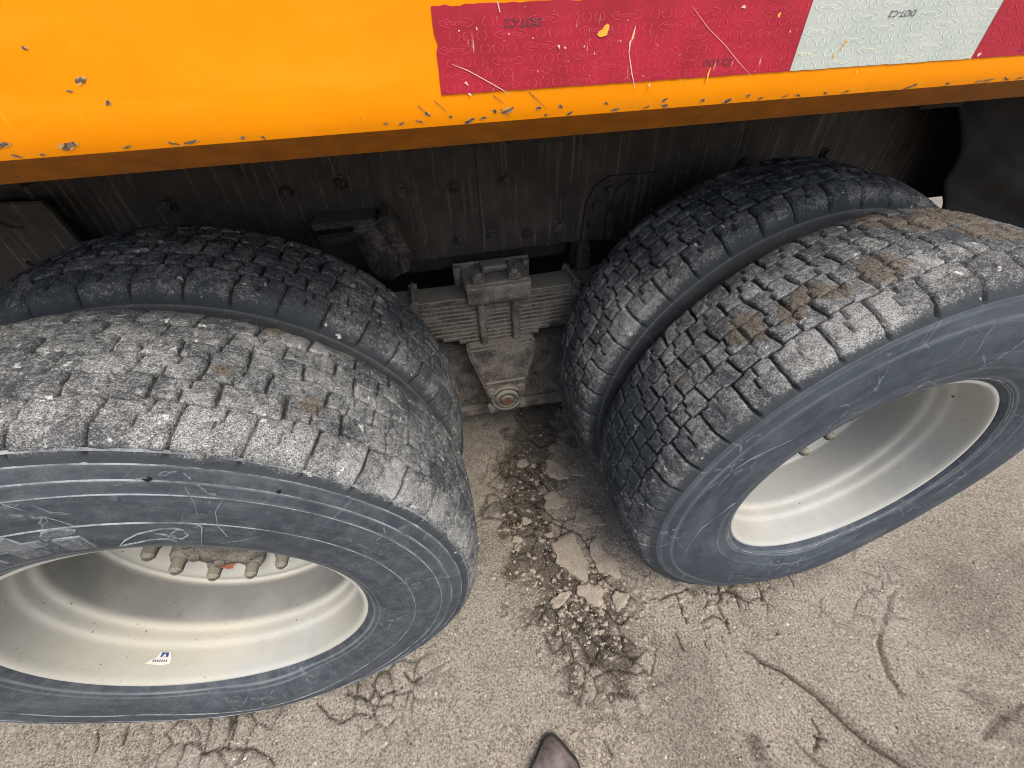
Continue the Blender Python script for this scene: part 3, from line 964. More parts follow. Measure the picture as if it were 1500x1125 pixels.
GL = {'i': (.030, [rect(.002, .027, 0, .025), [(.0145 + .0145 * math.cos(t * math.pi / 5), .0365 + .0055 * math.sin(t * math.pi / 5)) for t in range(10)]]),
      't': (.052, [[(.013, 0), (.040, 0), (.036, .018), (.052, .018), (.050, .027), (.034, .027), (.031, .040), (.008, .040), (.011, .027), (.000, .027), (.002, .018), (.013, .018)]]),
      'n': (.060, [[(0, 0), (.018, 0), (.018, .017), (.038, .017), (.038, 0), (.057, 0), (.057, .019), (.050, .026), (0, .026)]]),
      'f': (.044, [[(.008, 0), (.026, 0), (.026, .018), (.042, .018), (.042, .026), (.026, .026), (.028, .033), (.042, .033), (.042, .041), (.016, .041), (.008, .034)]])}
word = 'infiniti'; LW = sum(GL[c][0] + .010 for c in word) - .010; uu = 0
for c in word:
    for pl in GL[c][1]: letter_poly(pl, uu)
    uu += GL[c][0] + .010
bm = bmesh.new()
polar_poly(bm, [(135, .393), (62.5, .393), (61.3, .390), (60.9, .384), (60.9, .322)], .0016, .0008)
polar_poly(bm, [(76.5, .330), (74.5, .348), (71.5, .366), (68, .377), (65.5, .380), (64.0, .376), (63.2, .362), (64.4, .350), (66, .352), (67, .362), (68.5, .366), (69, .374)], .0018, .0008)
polar_poly(bm, [(76.5, .330), (73, .338), (70, .347), (67, .349), (65.6, .340)], .0016, .0008)
polar_poly(bm, [(64.6, .378), (66.2, .364), (65.2, .352)], .0016, .0008)
obj_bm('sidewall_emblem', bm, MAT_EDGE, W1)
def mark(p, h, w, mt=None):
    bm = bmesh.new(); polar_poly(bm, p, h, w); obj_bm('moulded_mark', bm, mt or MAT_EDGE, W1)


mark([(-104, .318), (-104, .345), (-100, .347), (-99.5, .322)], .0014, .0007)
for a0, a1, rr in ((-97, -94, .345), (-93, -91, .34), (-90, -86.5, .348), (-85, -82, .345), (-80.5, -78, .347), (-76, -72, .352), (-70, -67, .35), (-65, -62, .353)):
    mark([(a0, rr), (a0, rr + .018), (a1, rr + .018), (a1, rr), (a0, rr)], .0016, .0007)
for k in range(9):
    rr = .34 + .008 * k; mark([(-8 - k * .7, rr), (6 + k * .4, rr)], .0008, .0004, MAT_LETTER)
for k in range(7):
    mark([(-40 + k, .345 + .006 * k), (-22 + k, .345 + .006 * k)], .0008, .0004, MAT_LETTER)

for cr in ([(46.5, .452), (46, .43), (47.5, .405), (49.5, .38), (53, .355), (57, .335)], [(58.6, .450), (59.2, .42), (58.4, .39), (56, .362)], [(39, .44), (41, .42), (40.5, .40)], [(64, .462), (62.4, .435), (61.6, .41)],
           [(88, .47), (85, .44), (81, .405), (79, .39)], [(-78, .33), (-79, .37), (-78.4, .41)], [(-84, .32), (-86, .36), (-85, .40)], [(-93, .315), (-96, .35), (-98, .39)], [(-104, .31), (-106, .35), (-107, .38)], [(-66, .33), (-67, .37)], [(-112, .31), (-115, .36)]):
    bm = bmesh.new(); polar_poly(bm, [(a + random.uniform(-.3, .3), r) for a, r in cr], .0003, .00055); obj_bm('rubber_crack', bm, MAT_EDGE, W1)
for cr in ([(118, .44), (124, .415), (131, .38)], [(95, .465), (97, .43), (96, .40), (99, .37)], [(101, .46), (102, .42), (105, .39)], [(-60, .33), (-63, .37), (-61, .40)], [(140, .40), (150, .43), (162, .45)], [(170, .35), (182, .40), (200, .43)]):
    bm = bmesh.new(); polar_poly(bm, [(a + random.uniform(-.3, .3), r) for a, r in cr], .0003, .0005); obj_bm('rubber_crack', bm, MAT_EDGE, W2)
# thin moulded rings on the sidewalls
for w_, gw, radii in ((W1, .006, (.4985, .4850, .4660, .4460, .3930)), (W2, .006, (.3130,)), (W3, .014, ())):
    for rr in radii:
        bm = bmesh.new(); g_ = []
        for i in range(300):
            a = i / 300 * 2 * math.pi
            low = max(0, min(1, (.20 - ZC - rr * math.sin(a)) / .20)); yb = -.020 * low * (1 - low) * 4 * math.exp(-(rr * math.cos(a) / .22) ** 2) * float(sst(.1, .14, abs(face_y(rr))))
            for r_, h_ in ((rr - .0010, -.002), (rr - .0005, .0012), (rr + .0005, .0012), (rr + .0010, -.002)):
                rg_ = r_ + gw * float(sst(.44, .515, r_)); g_.append(bm.verts.new((rg_ * math.cos(a), face_y(r_) - h_ + yb, rg_ * math.sin(a))))
        for i in range(300):
            j = (i + 1) % 300
            if min(g_[i * 4].co.z, g_[j * 4].co.z) < -ZC + .004: continue
            for k in range(3): bm.faces.new((g_[i * 4 + k], g_[i * 4 + k + 1], g_[j * 4 + k + 1], g_[j * 4 + k]))
        obj_bm('moulded_ring', bm, MAT_EDGE, w_)
# small black rubber vent hairs
STUB = MT('stub_rubber').fin((.008, .008, .009), .6)
for px, py in ((218, 703), (409, 721)):
    p = at_y(px, py, -.152); rr = math.hypot(p[0] - XL, p[2] - ZC); a = math.atan2(p[2] - ZC, p[0] - XL)
    c0 = Vector((rr * math.cos(a), face_y(rr), rr * math.sin(a))); bm = bmesh.new()
    add_cyl(bm, c0 + Vector((0, .002, 0)), c0 + Vector((0, -.005, .001)), .0028, .0018, 8); add_cyl(bm, c0 + Vector((0, -.004, 0)), c0 + Vector((0, -.007, .008)), .0016, .0008, 6); obj_bm('rubber_vent_stub', bm, STUB, W1)

# ---- sticker inside the left rim barrel
bm = bmesh.new()


def barrel_pt(a, y, lift=.0006):
    r = float(np.interp(y, [-.12, -.07, -.058, -.034, -.02], [.287, .2826, .2752, .2712, .264])) - lift
    return Vector((r * math.cos(a), y, r * math.sin(a)))


def barrel_patch(name, poly, mat, lift):
    bm = bmesh.new(); vs = [bm.verts.new(barrel_pt(a, y, lift)) for a, y in poly]; bm.faces.new(vs)
    bmesh.ops.triangulate(bm, faces=bm.faces[:])
    return obj_bm(name, bm, mat, W1)


pst = at_y(228, 965, -.085); ast = math.atan2(-.26, pst[0] - XL) - .075
st = barrel_patch('sticker', [(ast - .100, -.098), (ast - .070, -.090), (ast - .038, -.085), (ast - .028, -.0755), (ast + .036, -.0755), (ast + .052, -.084), (ast + .058, -.097), (ast + .01, -.1005)], MAT_STICKER, .0008)
barrel_patch('sticker_logo', [(ast - .020, -.0855), (ast - .018, -.0765), (ast + .028, -.0765), (ast + .031, -.0855)], MAT_NAVY, .0014)
barrel_patch('sticker_logo_mark', [(ast - .010, -.0845), (ast + .005, -.0785), (ast + .019, -.0845)], MAT_STICKER, .0019)
for k in range(7):
    a = ast - .060 + k * .014; barrel_patch('sticker_print', [(a, -.0935 - .001 * (k % 2)), (a + .004, -.0895), (a + .010, -.090), (a + .008, -.0945)], MAT_INK if k % 2 else MAT_NAVY, .0014)
st['label'] = 'torn paper sticker with a navy logo inside the rim'

# ------------------------------------------------------------------ DUMP BODY SIDE
xs = np.concatenate([np.linspace(-3.2, -.9, 12), np.arange(-.88, .9, .02), np.linspace(.92, 3.2, 12)])
prof = [(YF, 2.05), (YF, 1.50), (YF, 1.40), (YF, 1.30), (YF, 1.268)]
for k in range(1, 8):
    a = k / 7 * R(52); prof.append((YF + .013 * (1 - math.cos(a)), 1.268 - .030 * math.sin(a) / math.sin(R(52))))
edge = prof[-1]
prof += [(edge[0] + .0012, edge[1] - .0004), (edge[0] + .036, edge[1] - .0245), (edge[0] + .039, edge[1] - .0255), (edge[0] + .047, edge[1] - .0255), (edge[0] + .11, edge[1] - .018), (edge[0] + .11, edge[1] + .03)]
prof = np.array(prof)
V = np.zeros((len(xs), len(prof), 3)); V[..., 0] = xs[:, None]; V[..., 1] = prof[:, 0][None]; V[..., 2] = prof[:, 1][None]
V[..., 1] += (fbm(V[..., 0], V[..., 2], V[..., 2] * 0, 3, 2, 4) * .0010)
fmp = np.zeros(len(prof) - 1, int); fmp[-5:] = 1  # lip underside faces take the orange with shade painted in
me = grid_mesh('side_panel', V, len(xs), len(prof), mats=[MAT_ORANGE, MAT_LIPSHADE], face_mat=fmp)
panel = link('side_panel', me, None, truck)
auto(panel, 25)
bm = bmesh.new()
add_box(bm, -3.2, 3.2, YF + .012, YF + .045, 1.30, 2.04)          # thickness of the body wall
add_box(bm, -3.2, 3.2, YF + .05, 2.42, 1.262, 1.30)                # floor
add_box(bm, -3.2, 3.2, 2.42, 2.45, 1.22, 2.04)
obj_bm('body_shell', bm, MAT_UNDER, truck)
for i in range(9):
    x = -2.6 + i * .65
    bm = bmesh.new(); add_box(bm, x - .04, x + .04, .09, 2.38, 1.19, 1.2615, .004); obj_bm('cross_member', bm, MAT_UNDER, truck)


# paint chips along the lip
def panel_y(z):
    return float(np.interp(z, prof[:len(prof) - 5, 1][::-1], prof[:len(prof) - 5, 0][::-1]))


def blob(bm, cx_, cz_, rx, rz, rot, lift, seed, mi=0, n=16):
    rd = random.Random(seed); vs = []
    ph = [rd.uniform(0, 6.28) for _ in range(4)]
    for i in range(n):
        a = i / n * 2 * math.pi
        k = 1 + .28 * math.sin(2 * a + ph[0]) + .2 * math.sin(3 * a + ph[1]) + .16 * math.sin(5 * a + ph[2]) + rd.uniform(-.08, .08)
        u, v = rx * k * math.cos(a), rz * k * math.sin(a)
        x = cx_ + u * math.cos(rot) - v * math.sin(rot); z = cz_ + u * math.sin(rot) + v * math.cos(rot)
        vs.append(bm.verts.new((x, panel_y(z) - lift + fbm(np.array([x]), np.array([z]), np.array([0.]), 3, 2, 4)[0] * .001, z)))
    f = bm.faces.new(vs); f.material_index = mi
    if f.normal.y > 0: f.normal_flip()


chips = [(38, 70, 3, 2), (120, 117, 6, 4.5), (160, 150, 4, 3), (104, 133, 3, 2), (100, 214, 10, 6), (5, 212, 8, 4), (22, 229, 5, 2), (60, 227, 4, 1.5), (185, 216, 5, 2), (253, 211, 6, 2), (278, 209, 9, 2.5),
         (355, 202, 4, 2), (385, 203, 4, 1.5), (565, 181, 3, 2), (588, 181, 4, 2), (626, 167, 4, 3), (688, 178, 8, 3.5), (708, 173, 5, 2), (725, 163, 4, 2.5), (744, 162, 9, 4), (789, 158, 4, 3), (821, 156, 3, 4), (835, 168, 6, 2), (800, 171, 4, 1.5),
         (888, 151, 4, 1.8), (902, 163, 7, 2.5), (974, 146, 4, 3), (975, 155, 6, 3), (1030, 147, 5, 2.5), (1067, 149, 9, 3.5), (1097, 140, 4, 2.5), (1115, 146, 6, 2), (1150, 145, 5, 1.5), (1210, 140, 6, 1.5), (1240, 138, 6, 1.5),
         (1335, 131, 11, 2.5), (1388, 128, 5, 2), (1434, 122, 4, 2.5), (1450, 122, 8, 2), (1475, 119, 8, 2), (1497, 115, 6, 2.5), (660, 171, 3, 2), (615, 178, 5, 1.5), (948, 158, 5, 1.5), (1440, 127, 9, 1.5), (1170, 143, 7, 1.5)]
bm = bmesh.new()
for k, (px, py, wx_, wz_) in enumerate(chips):
    p = at_y(px, py, YF + .002); s = .00085
    rot = .25 if k % 3 else -.35
    z_ = max(p[2], 1.2405)
    blob(bm, p[0], z_, wx_ * s * .85, wz_ * .00062 * .88, rot, .0004, 200 + k, 1)
    blob(bm, p[0], z_, wx_ * s * .66, wz_ * .00062 * .66, rot, .0007, 300 + k, 0)
ch = obj_bm('paint_chip', bm, MAT_CHIP, panel); ch.data.materials.append(MAT_CHIPEDGE); ch['kind'] = 'stuff'
# thin dark scratches by the tape corner
bm = bmesh.new()
for (a, b) in (((637, 148), (655, 165)), ((612, 155), (632, 172)), ((722, 139), (738, 152)), ((775, 135), (800, 158)), ((733, 160), (748, 172))):
    p, q = at_y(*a, YF), at_y(*b, YF)
    d = (q - p); n_ = np.array([-d[2], 0, d[0]]); n_ = n_ / np.linalg.norm(n_) * .0004
    vs = [bm.verts.new((v[0], panel_y(v[2]) - .0009, v[2])) for v in (p - n_, q - n_ * .4, q + n_ * .4, p + n_)]
    f = bm.faces.new(vs); f.normal_update()
s_ = obj_bm('scratch', bm, MAT_CHIP, panel); s_['kind'] = 'stuff'

# ------------------------------------------------------------------ REFLECTIVE TAPE
TZ0, TZ1 = 1.2635, 1.3265
TL = at_y(638, 70, YF)[0]
T1 = at_y(1170, 60, YF)[0]; T2 = at_y(1441, 52, YF)[0]
SLANT = .0


def tape(x0, x1, mat, label, seed, ragged_left=False):
    bm = bmesh.new(); rd = random.Random(seed)
    n = int((x1 - x0) / .006); top = []; bot = []
    for i in range(n + 1):
        x = x0 + (x1 - x0) * i / n
        zt = TZ1 - max(0, rd.gauss(0, .0006)) - (.003 * rd.random() if rd.random() < .10 else 0)
        zb = TZ0 + (rd.random() * .0006)
        top.append((x + rd.uniform(-.001, .001) * (0 < i < n), zt)); bot.append((x, zb))
    mid = 10; G = []
    for i in range(n + 1):
        for j in range(mid + 1):
            t = j / mid; x = bot[i][0] * (1 - t) + top[i][0] * t; z = bot[i][1] * (1 - t) + top[i][1] * t
            if i == 0 and ragged_left: x += abs(rd.gauss(0, .0003)) + (.0025 if j == 6 else 0)
            y = YF - .0011 + float(fbm(np.array([x]), np.array([z]), np.array([0.]), 3, 2, 4)[0]) * .001
            G.append(bm.verts.new((x, y, z)))
    for i in range(n):
        for j in range(mid):
            bm.faces.new((G[i * (mid + 1) + j], G[(i + 1) * (mid + 1) + j], G[(i + 1) * (mid + 1) + j + 1], G[i * (mid + 1) + j + 1]))
    o = obj_bm('reflective_tape', bm, mat, truck, True); o['label'] = label
    return o


def yt(x, z): return YF - .0011 + float(fbm(np.array([x]), np.array([z]), np.array([0.]), 3, 2, 4)[0]) * .001


def rings_print(par, x0, x1, mat, seed):
    """rows of bracket-shaped arcs and bracketed ovals pressed into the tape"""
    bm = bmesh.new(); rd = random.Random(seed)

    def arc(cx_, cz_, rx, rz, a0, a1, w=.00035):
        n = 8; g = []
        for i in range(n + 1):
            a = a0 + (a1 - a0) * i / n
            for s in (-1, 1):
                x = cx_ + (rx + s * w) * math.cos(a); z = cz_ + (rz + s * w) * math.sin(a)
                if not (x0 + .001 < x < x1 - .001 and TZ0 + .001 < z < TZ1 - .003): return
                g.append((x, yt(x, z) - .0003, z))
        v = [bm.verts.new(q) for q in g]
        for i in range(n): bm.faces.new((v[2 * i], v[2 * i + 1], v[2 * i + 3], v[2 * i + 2]))
    rows = 7
    for rI in range(rows):
        z = TZ0 + .0048 + rI * .0092; x = x0 - .07 + (rI % 2) * .031 + (rI // 2) * .004
        while x < x1:
            for k in range(3):
                c = x + k * .0125
                arc(c, z, .0046, .0034, .45 + math.pi / 2, 1.5 * math.pi - .45); arc(c, z, .0046, .0034, -math.pi / 2 + .45, math.pi / 2 - .45)
            c = x + .052
            arc(c, z, .0150, .0034, math.pi * .66, math.pi * 1.34); arc(c, z, .0150, .0034, -math.pi * .34, math.pi * .34)
            # worn logo scribble inside the oval
            for k in range(9):
                cx_ = c - .009 + k * .0022; arc(cx_, z + rd.uniform(-.0004, .0004), .0010, .0013, rd.uniform(0, 2), rd.uniform(3.5, 6), .0003)
            x += .0795
    o = obj_bm('pressed_pattern', bm, mat, par); o['kind'] = 'stuff'
    return o


def ink(par, s, px, py, width, rot):
    me = text_mesh(s, 1.0, .15, 0)
    co = np.array([v.co[:] for v in me.vertices]); w = co[:, 0].max() - co[:, 0].min(); c = (co[:, 0].max() + co[:, 0].min()) / 2
    k = width / w; p = at_y(px, py, YF)
    for v in me.vertices:
        x, z = (v.co.x - c) * k * 1.0, (v.co.y - .35) * k * .85
        if rot: x, z = -x, -z
        x += p[0]; z += p[2]; v.co = (x, yt(x, z) - .0007, z)
    o = link('printed_text', me, MAT_INK, par)
    return o


t1 = tape(TL, T1, MAT_RED, 'long red section of reflective tape with torn edge', 1, True)
t2 = tape(T1 + .0006, T2 - .0006, MAT_WHITE, 'white section of reflective tape between the red ones', 2)
t3 = tape(T2, T2 + .42, MAT_RED, 'red section of reflective tape at the right edge', 3)
rings_print(t1, TL, T1, MAT_WRED, 1); rings_print(t2, T1, T2, MAT_WWHITE, 2); rings_print(t3, T2, T2 + .42, MAT_WRED, 3)
ink(t1, 'DOT-C2', 766, 33, .034, True); ink(t2, 'DOT-C2', 1321, 20, .032, True); ink(t1, 'DOT-C2', 1050, 91, .031, False); ink(t3, 'DOT-C2', 1509, 70, .028, True)
# torn spots where the orange shows, and gouges
bm = bmesh.new()


def gouge(pxs, w, mi=0):
    P = [at_y(*q, YF) for q in pxs]; L_, R_ = [], []
    for i, p in enumerate(P):
        d = P[min(i + 1, len(P) - 1)] - P[max(i - 1, 0)]; n_ = np.array([-d[2], 0, d[0]]); n_ /= np.linalg.norm(n_) + 1e-9
        ww = w * (.35 if i in (0, len(P) - 1) else 1)
        L_.append(p - n_ * ww); R_.append(p + n_ * ww)
    for i in range(len(P) - 1):
        vs = [bm.verts.new((v[0], yt(v[0], v[2]) - .0008, v[2])) for v in (L_[i], L_[i + 1], R_[i + 1], R_[i])]
        f = bm.faces.new(vs); f.material_index = mi


def tblob(px, py, rx, rz, rot, seed, mi):
    rd = random.Random(seed); p = at_y(px, py, YF); vs = []
    ph = [rd.uniform(0, 6.28) for _ in range(3)]
    for i in range(14):
        a = i / 14 * 2 * math.pi; k = 1 + .3 * math.sin(2 * a + ph[0]) + .22 * math.sin(3 * a + ph[1]) + rd.uniform(-.1, .1)
        u, v = rx * k * math.cos(a), rz * k * math.sin(a); x = p[0] + u * math.cos(rot) - v * math.sin(rot); z = p[2] + u * math.sin(rot) + v * math.cos(rot)
        vs.append(bm.verts.new((x, yt(x, z) - .0006 - .0003 * mi, z)))
    f = bm.faces.new(vs); f.material_index = mi


tblob(884, 46, .0048, .0042, .3, 1, 0)
gouge([(930, 38), (926, 55), (922, 62), (920, 78)], .0010, 1); gouge([(928, 42), (924, 58), (921, 68)], .0006, 0)
gouge([(920, 76), (922, 90), (925, 110), (929, 128)], .0005, 1)
gouge([(662, 94), (685, 103), (705, 114), (730, 128), (745, 137)], .00035, 1)
gouge([(1012, 8), (1035, 40), (1060, 65), (1080, 90), (1100, 112)], .0002, 1)
gouge([(1040, 98), (1036, 108), (1034, 122)], .0010, 0); gouge([(728, 2), (732, 18)], .0014, 1)
for k, (px, py, rx) in enumerate(((818, 68, .0016), (827, 70, .0012), (683, 122, .0018), (698, 42, .0011), (672, 45, .0009), (1140, 22, .0022), (1088, 10, .0020), (1220, 82, .0016), (1170, 80, .0012), (1432, 80, .0026), (1254, 105, .0015), (855, 68, .0009), (870, 78, .0010), (688, 138, .0016), (908, 60, .0008), (950, 124, .0016), (780, 56, .0008), (745, 50, .0008), (1240, 60, .0010))):
    tblob(px, py, rx * .7, rx * .9, .3 * k, 40 + k, 0 if px in (1140, 1220, 1170, 1254, 1240) else 1)
gouge([(1240, 55), (1235, 66), (1228, 74)], .0006, 0)
tm = obj_bm('tape_damage', bm, MT('torn_tape_orange').fin((.86, .36, .03), .5), t1); tm.data.materials.append(MT('torn_tape_backing').fin((.66, .42, .33), .6)); tm['kind'] = 'stuff'


# ------------------------------------------------------------------ CHASSIS
def hex_bolt(bm, x, z, y, r=.014, h=.012, washer=True, a=None):
    a = random.uniform(0, 1) if a is None else a
    if washer: add_cyl(bm, (x, y + .002, z), (x, y - .004, z), r * 1.45, r * 1.4, 20)
    add_prism(bm, [(x + p[0], z + p[1]) for p in hexpts(r, 6, a)], y - h, y - .003, .0012)


YW = .655
bm = bmesh.new()
add_box(bm, -3.1, 1.70, YW, YW + .012, .800, 1.185, .002)
add_box(bm, -3.1, 1.70, YW + .0121, YW + .085, .800, .812)
add_box(bm, -3.1, 1.70, YW + .0121, YW + .085, 1.173, 1.185)
rail = obj_bm('frame_rail', bm, MAT_WEB, truck)
bm = bmesh.new()
add_box(bm, -3.1, 3.1, 1.73, 1.745, .80, 1.185)
obj_bm('frame_rail', bm, MAT_UNDER, truck)
bm = bmesh.new(); add_box(bm, -3.1, 3.1, YW - .01, YW + .09, 1.186, 1.261, .003); obj_bm('sub_frame', bm, MAT_UNDER, truck)
# bolted doubler plates: seams show as vertical lines
for (xa, xb, t_) in ((-.285, -.02, .004), (-.016, .26, .004), (-.62, -.295, .003)):
    bm = bmesh.new(); add_box(bm, xa, xb, YW - t_, YW - .0002, .806, 1.165, .0012); roughen(bm, .0004, 20, 1)
    obj_bm('reinforcing_plate', bm, MAT_WEB, rail)
bolt_px = [(590, 280), (665, 272), (738, 264), (672, 352), (720, 345), (772, 341), (818, 331), (245, 300), (500, 268), (420, 282), (870, 330), (960, 268), (1210, 225), (1090, 240)]
for px, py in bolt_px:
    p = at_y(px, py, YW - .004); bm = bmesh.new(); hex_bolt(bm, p[0], p[2], YW - .003, .0125, .014); roughen(bm, .001, 120, 3); obj_bm('bolt', bm, MAT_FRAME, rail)

# spring hanger bracket, left of the spring
hb = empty('hanger_bracket', (0, 0, 0), truck)


def pxy(pts, Yq): return [(at_y(px, py, Yq)[0], at_y(px, py, Yq)[2]) for px, py in pts]


bm = bmesh.new(); add_prism(bm, pxy([(556, 316), (566, 314), (583, 337), (600, 366), (602, 394), (588, 402), (584, 372), (568, 345)], .545), .538, YW - .005, .004); roughen(bm, .0015, 40, 5, 1); obj_bm('bracket_flange', bm, MAT_FRAME, hb)
bm = bmesh.new(); add_prism(bm, pxy([(455, 326), (550, 318), (552, 326), (460, 336)], .575), .560, YW - .006, .003); roughen(bm, .001, 40, 5); obj_bm('bracket_top', bm, MAT_FRAME, hb)
# curved arm of the bracket
bm = bmesh.new()
arm = pxy([(515, 334), (550, 329), (560, 318), (579, 338), (596, 366), (599, 393), (572, 413), (546, 403), (537, 382), (523, 354)], .555)
add_prism(bm, arm, .548, .646, .006); roughen(bm, .003, 30, 8, 2); a_ = obj_bm('bracket_arm', bm, MAT_FRAME, hb, True)
bm = bmesh.new(); q = pxy([(462, 345), (520, 338), (520, 352), (470, 360)], .55); add_prism(bm, q, .54, .64, .004); obj_bm('bracket_web', bm, MAT_UNDER, hb)
for px, py in ((562, 333), (580, 357)):
    p = at_y(px, py, .545); bm = bmesh.new(); hex_bolt(bm, p[0], p[2], .546, .011, .013); roughen(bm, .001, 100, 2); obj_bm('bolt', bm, MAT_FRAME, hb)
# arched gusset behind the right inner tyre
gs = empty('gusset_plate', (0, 0, 0), truck)
bm = bmesh.new(); add_prism(bm, pxy([(850, 352), (858, 300), (872, 272), (893, 258), (965, 252), (1010, 258), (1010, 350), (885, 352)], .648), .646, YW - .001, .001); roughen(bm, .001, 30, 8, 1); obj_bm('plate', bm, MAT_WEB, gs)
bm = bmesh.new(); add_prism(bm, pxy([(885, 352), (893, 305), (908, 275), (925, 262), (932, 266), (915, 282), (902, 310), (895, 352)], .63), .625, .646, .003); obj_bm('rib', bm, MAT_FRAME, gs)
for px, py in ((893, 276), (874, 300), (868, 328)):
    p = at_y(px, py, .64); bm = bmesh.new(); hex_bolt(bm, p[0], p[2], .646, .012, .013); roughen(bm, .001, 100, 2); obj_bm('bolt', bm, MAT_FRAME, gs)
bm = bmesh.new(); add_prism(bm, pxy([(845, 355), (862, 352), (862, 425), (838, 430)], .64), .62, .70, .003); obj_bm('bracket_leg', bm, MAT_FRAME, gs)
# slotted plate, far left
sp_ = empty('slotted_plate', (0, 0, 0), truck)
bm = bmesh.new(); out = pxy([(-160, 300), (68, 292), (135, 362), (180, 430), (60, 520), (-160, 520)], .60)
add_prism(bm, out, .585, .60, .003); obj_bm('plate', bm, MAT_WEB, sp_)
for px, py, ang_ in ((12, 326, -.6), (55, 386, -.6)):
    p = at_y(px, py, .585); bm = bmesh.new()
    pts_ = []
    for i in range(20):
        a = i / 20 * 2 * math.pi; u, v = .026 * math.cos(a), .011 * math.sin(a); pts_.append((p[0] + u * math.cos(ang_) - v * math.sin(ang_), p[2] + u * math.sin(ang_) + v * math.cos(ang_)))
    inner = [(p[0] + (q[0] - p[0]) * .62, p[2] + (q[1] - p[2]) * .62) for q in pts_]
    va = [bm.verts.new((q[0], .5845, q[1])) for q in pts_]; vb = [bm.verts.new((q[0], .578, q[1])) for q in inner]; vc = [bm.verts.new((p[0] + (q[0] - p[0]) * .9, .596, p[2] + (q[1] - p[2]) * .9)) for q in inner]
    for i in range(20):
        j = (i + 1) % 20; bm.faces.new((va[i], va[j], vb[j], vb[i])); bm.faces.new((vb[i], vb[j], vc[j], vc[i]))
    bm.faces.new(vc)
    obj_bm('slot_collar', bm, MAT_FRAME, sp_)
# crumpled rubber mudguard behind the right wheel
fl = []
nu, nv = 70, 50
U_, V_ = np.meshgrid(np.linspace(0, 1, nu), np.linspace(0, 1, nv), indexing='ij')
fx = 1.46 + U_ * 1.5 + .16 * np.clip(V_ - .62, 0, 1) - .32 * sst(.62, 1.0, V_) * (1 - U_)
fz = .42 + V_ * .80
fx = fx + .07 * (1 - U_) * np.cos(V_ * 5)
fy = .50 + .16 * U_ + fbm(U_ * 1.0, V_, U_ * 0, 4.2, 3, 9) * .05 + .018 * np.sin(26 * (V_ * .8 + U_ * .9) + 3 * fbm(U_, V_, U_ * 0, 3, 2, 19)) * sst(.1, .5, fbm(U_, V_, U_ * 0, 3, 2, 10) + .5)
me = grid_mesh('mudguard', np.stack([fx, fy, fz], -1), nu, nv, mats=[MAT_FLAP])
mg = link('rubber_mudguard', me, None, truck)
sol = mg.modifiers.new('thick', 'SOLIDIFY'); sol.thickness = .008

# ---- leaf spring pack
ls = empty('leaf_spring', (0, 0, 0), truck)
ZT = .712
nl = 11; th_ = .0142
zc_ = ZT
lens = [(-.62, .62), (-.60, .60), (-.56, .57), (-.52, .54), (-.48, .50), (-.45, .46), (-.42, .42), (-.38, .24), (-.34, .205), (-.18, .165), (-.13, .13)]
for i in range(nl):
    t_ = .020 if i == 0 else th_
    x0, x1 = lens[i]; n = 30; bm = bmesh.new(); rowsv = []
    yo = random.uniform(-.0015, .0015)
    for k in range(n + 1):
        x = x0 + (x1 - x0) * k / n; sag = .05 * x * x + .004 * i * 0
        zt = zc_ + sag; zb = zt - t_ + .0016
        y0, y1 = .552 + yo, .645 + yo
        b = .002
        rowsv.append([bm.verts.new((x, y, z)) for y, z in ((y0, zb + b), (y0, zt - b), (y0 + b, zt), (y1 - b, zt), (y1, zt - b), (y1, zb + b), (y1 - b, zb), (y0 + b, zb))])
    for k in range(n):
        for j in range(8): bm.faces.new((rowsv[k][j], rowsv[k + 1][j], rowsv[k + 1][(j + 1) % 8], rowsv[k][(j + 1) % 8]))
    bm.faces.new(rowsv[0]); bm.faces.new(rowsv[-1][::-1])
    bmesh.ops.recalc_face_normals(bm, faces=bm.faces[:])
    roughen(bm, .0007, 60, i)
    obj_bm('leaf', bm, MAT_SPRING, ls)
    zc_ -= t_
ZB = zc_
# rebound clips
for x, lab in ((-.245, 1), (.245, 2)):
    bm = bmesh.new()
    add_box(bm, x - .013, x + .013, .541, .5495, ZT - .075, ZT + .016, .002); add_box(bm, x - .013, x + .013, .6480, .6550, ZT - .075, ZT + .016, .002)
    add_cyl(bm, (x, .532, ZT + .012), (x, .662, ZT + .012), .0065, .0065, 14); add_cyl(bm, (x, .530, ZT + .012), (x, .540, ZT + .012), .011, .011, 6)
    roughen(bm, .001, 60, 4); obj_bm('rebound_clip', bm, MAT_CAST, ls)
# axle clamp block on top of the pack
bm = bmesh.new(); add_box(bm, -.094, .100, .528, .668, ZT + .003, ZT + .052, .012, 3); roughen(bm, .003, 26, 4, 3)
cb = obj_bm('clamp_block', bm, MAT_CAST, ls, True); auto(cb, 50)
bm = bmesh.new(); add_box(bm, -.035, .045, .585, .640, ZT + .050, ZT + .074, .010, 3); roughen(bm, .003, 30, 14, 2); auto(obj_bm('clamp_boss', bm, MAT_CAST, ls), 50)
bm = bmesh.new(); add_box(bm, -.115, .118, .640, .652, ZT + .015, ZT + .068, .003); roughen(bm, .001, 30, 3, 2); obj_bm('back_plate', bm, MAT_CAST, ls)
for x in (-.105, .060, .105):
    bm = bmesh.new(); add_cyl(bm, (x, .628, ZT + .01), (x, .628, ZT + .066), .013, .012, 14); roughen(bm, .0015, 60, 3); obj_bm('back_stud', bm, MAT_CAST, ls)
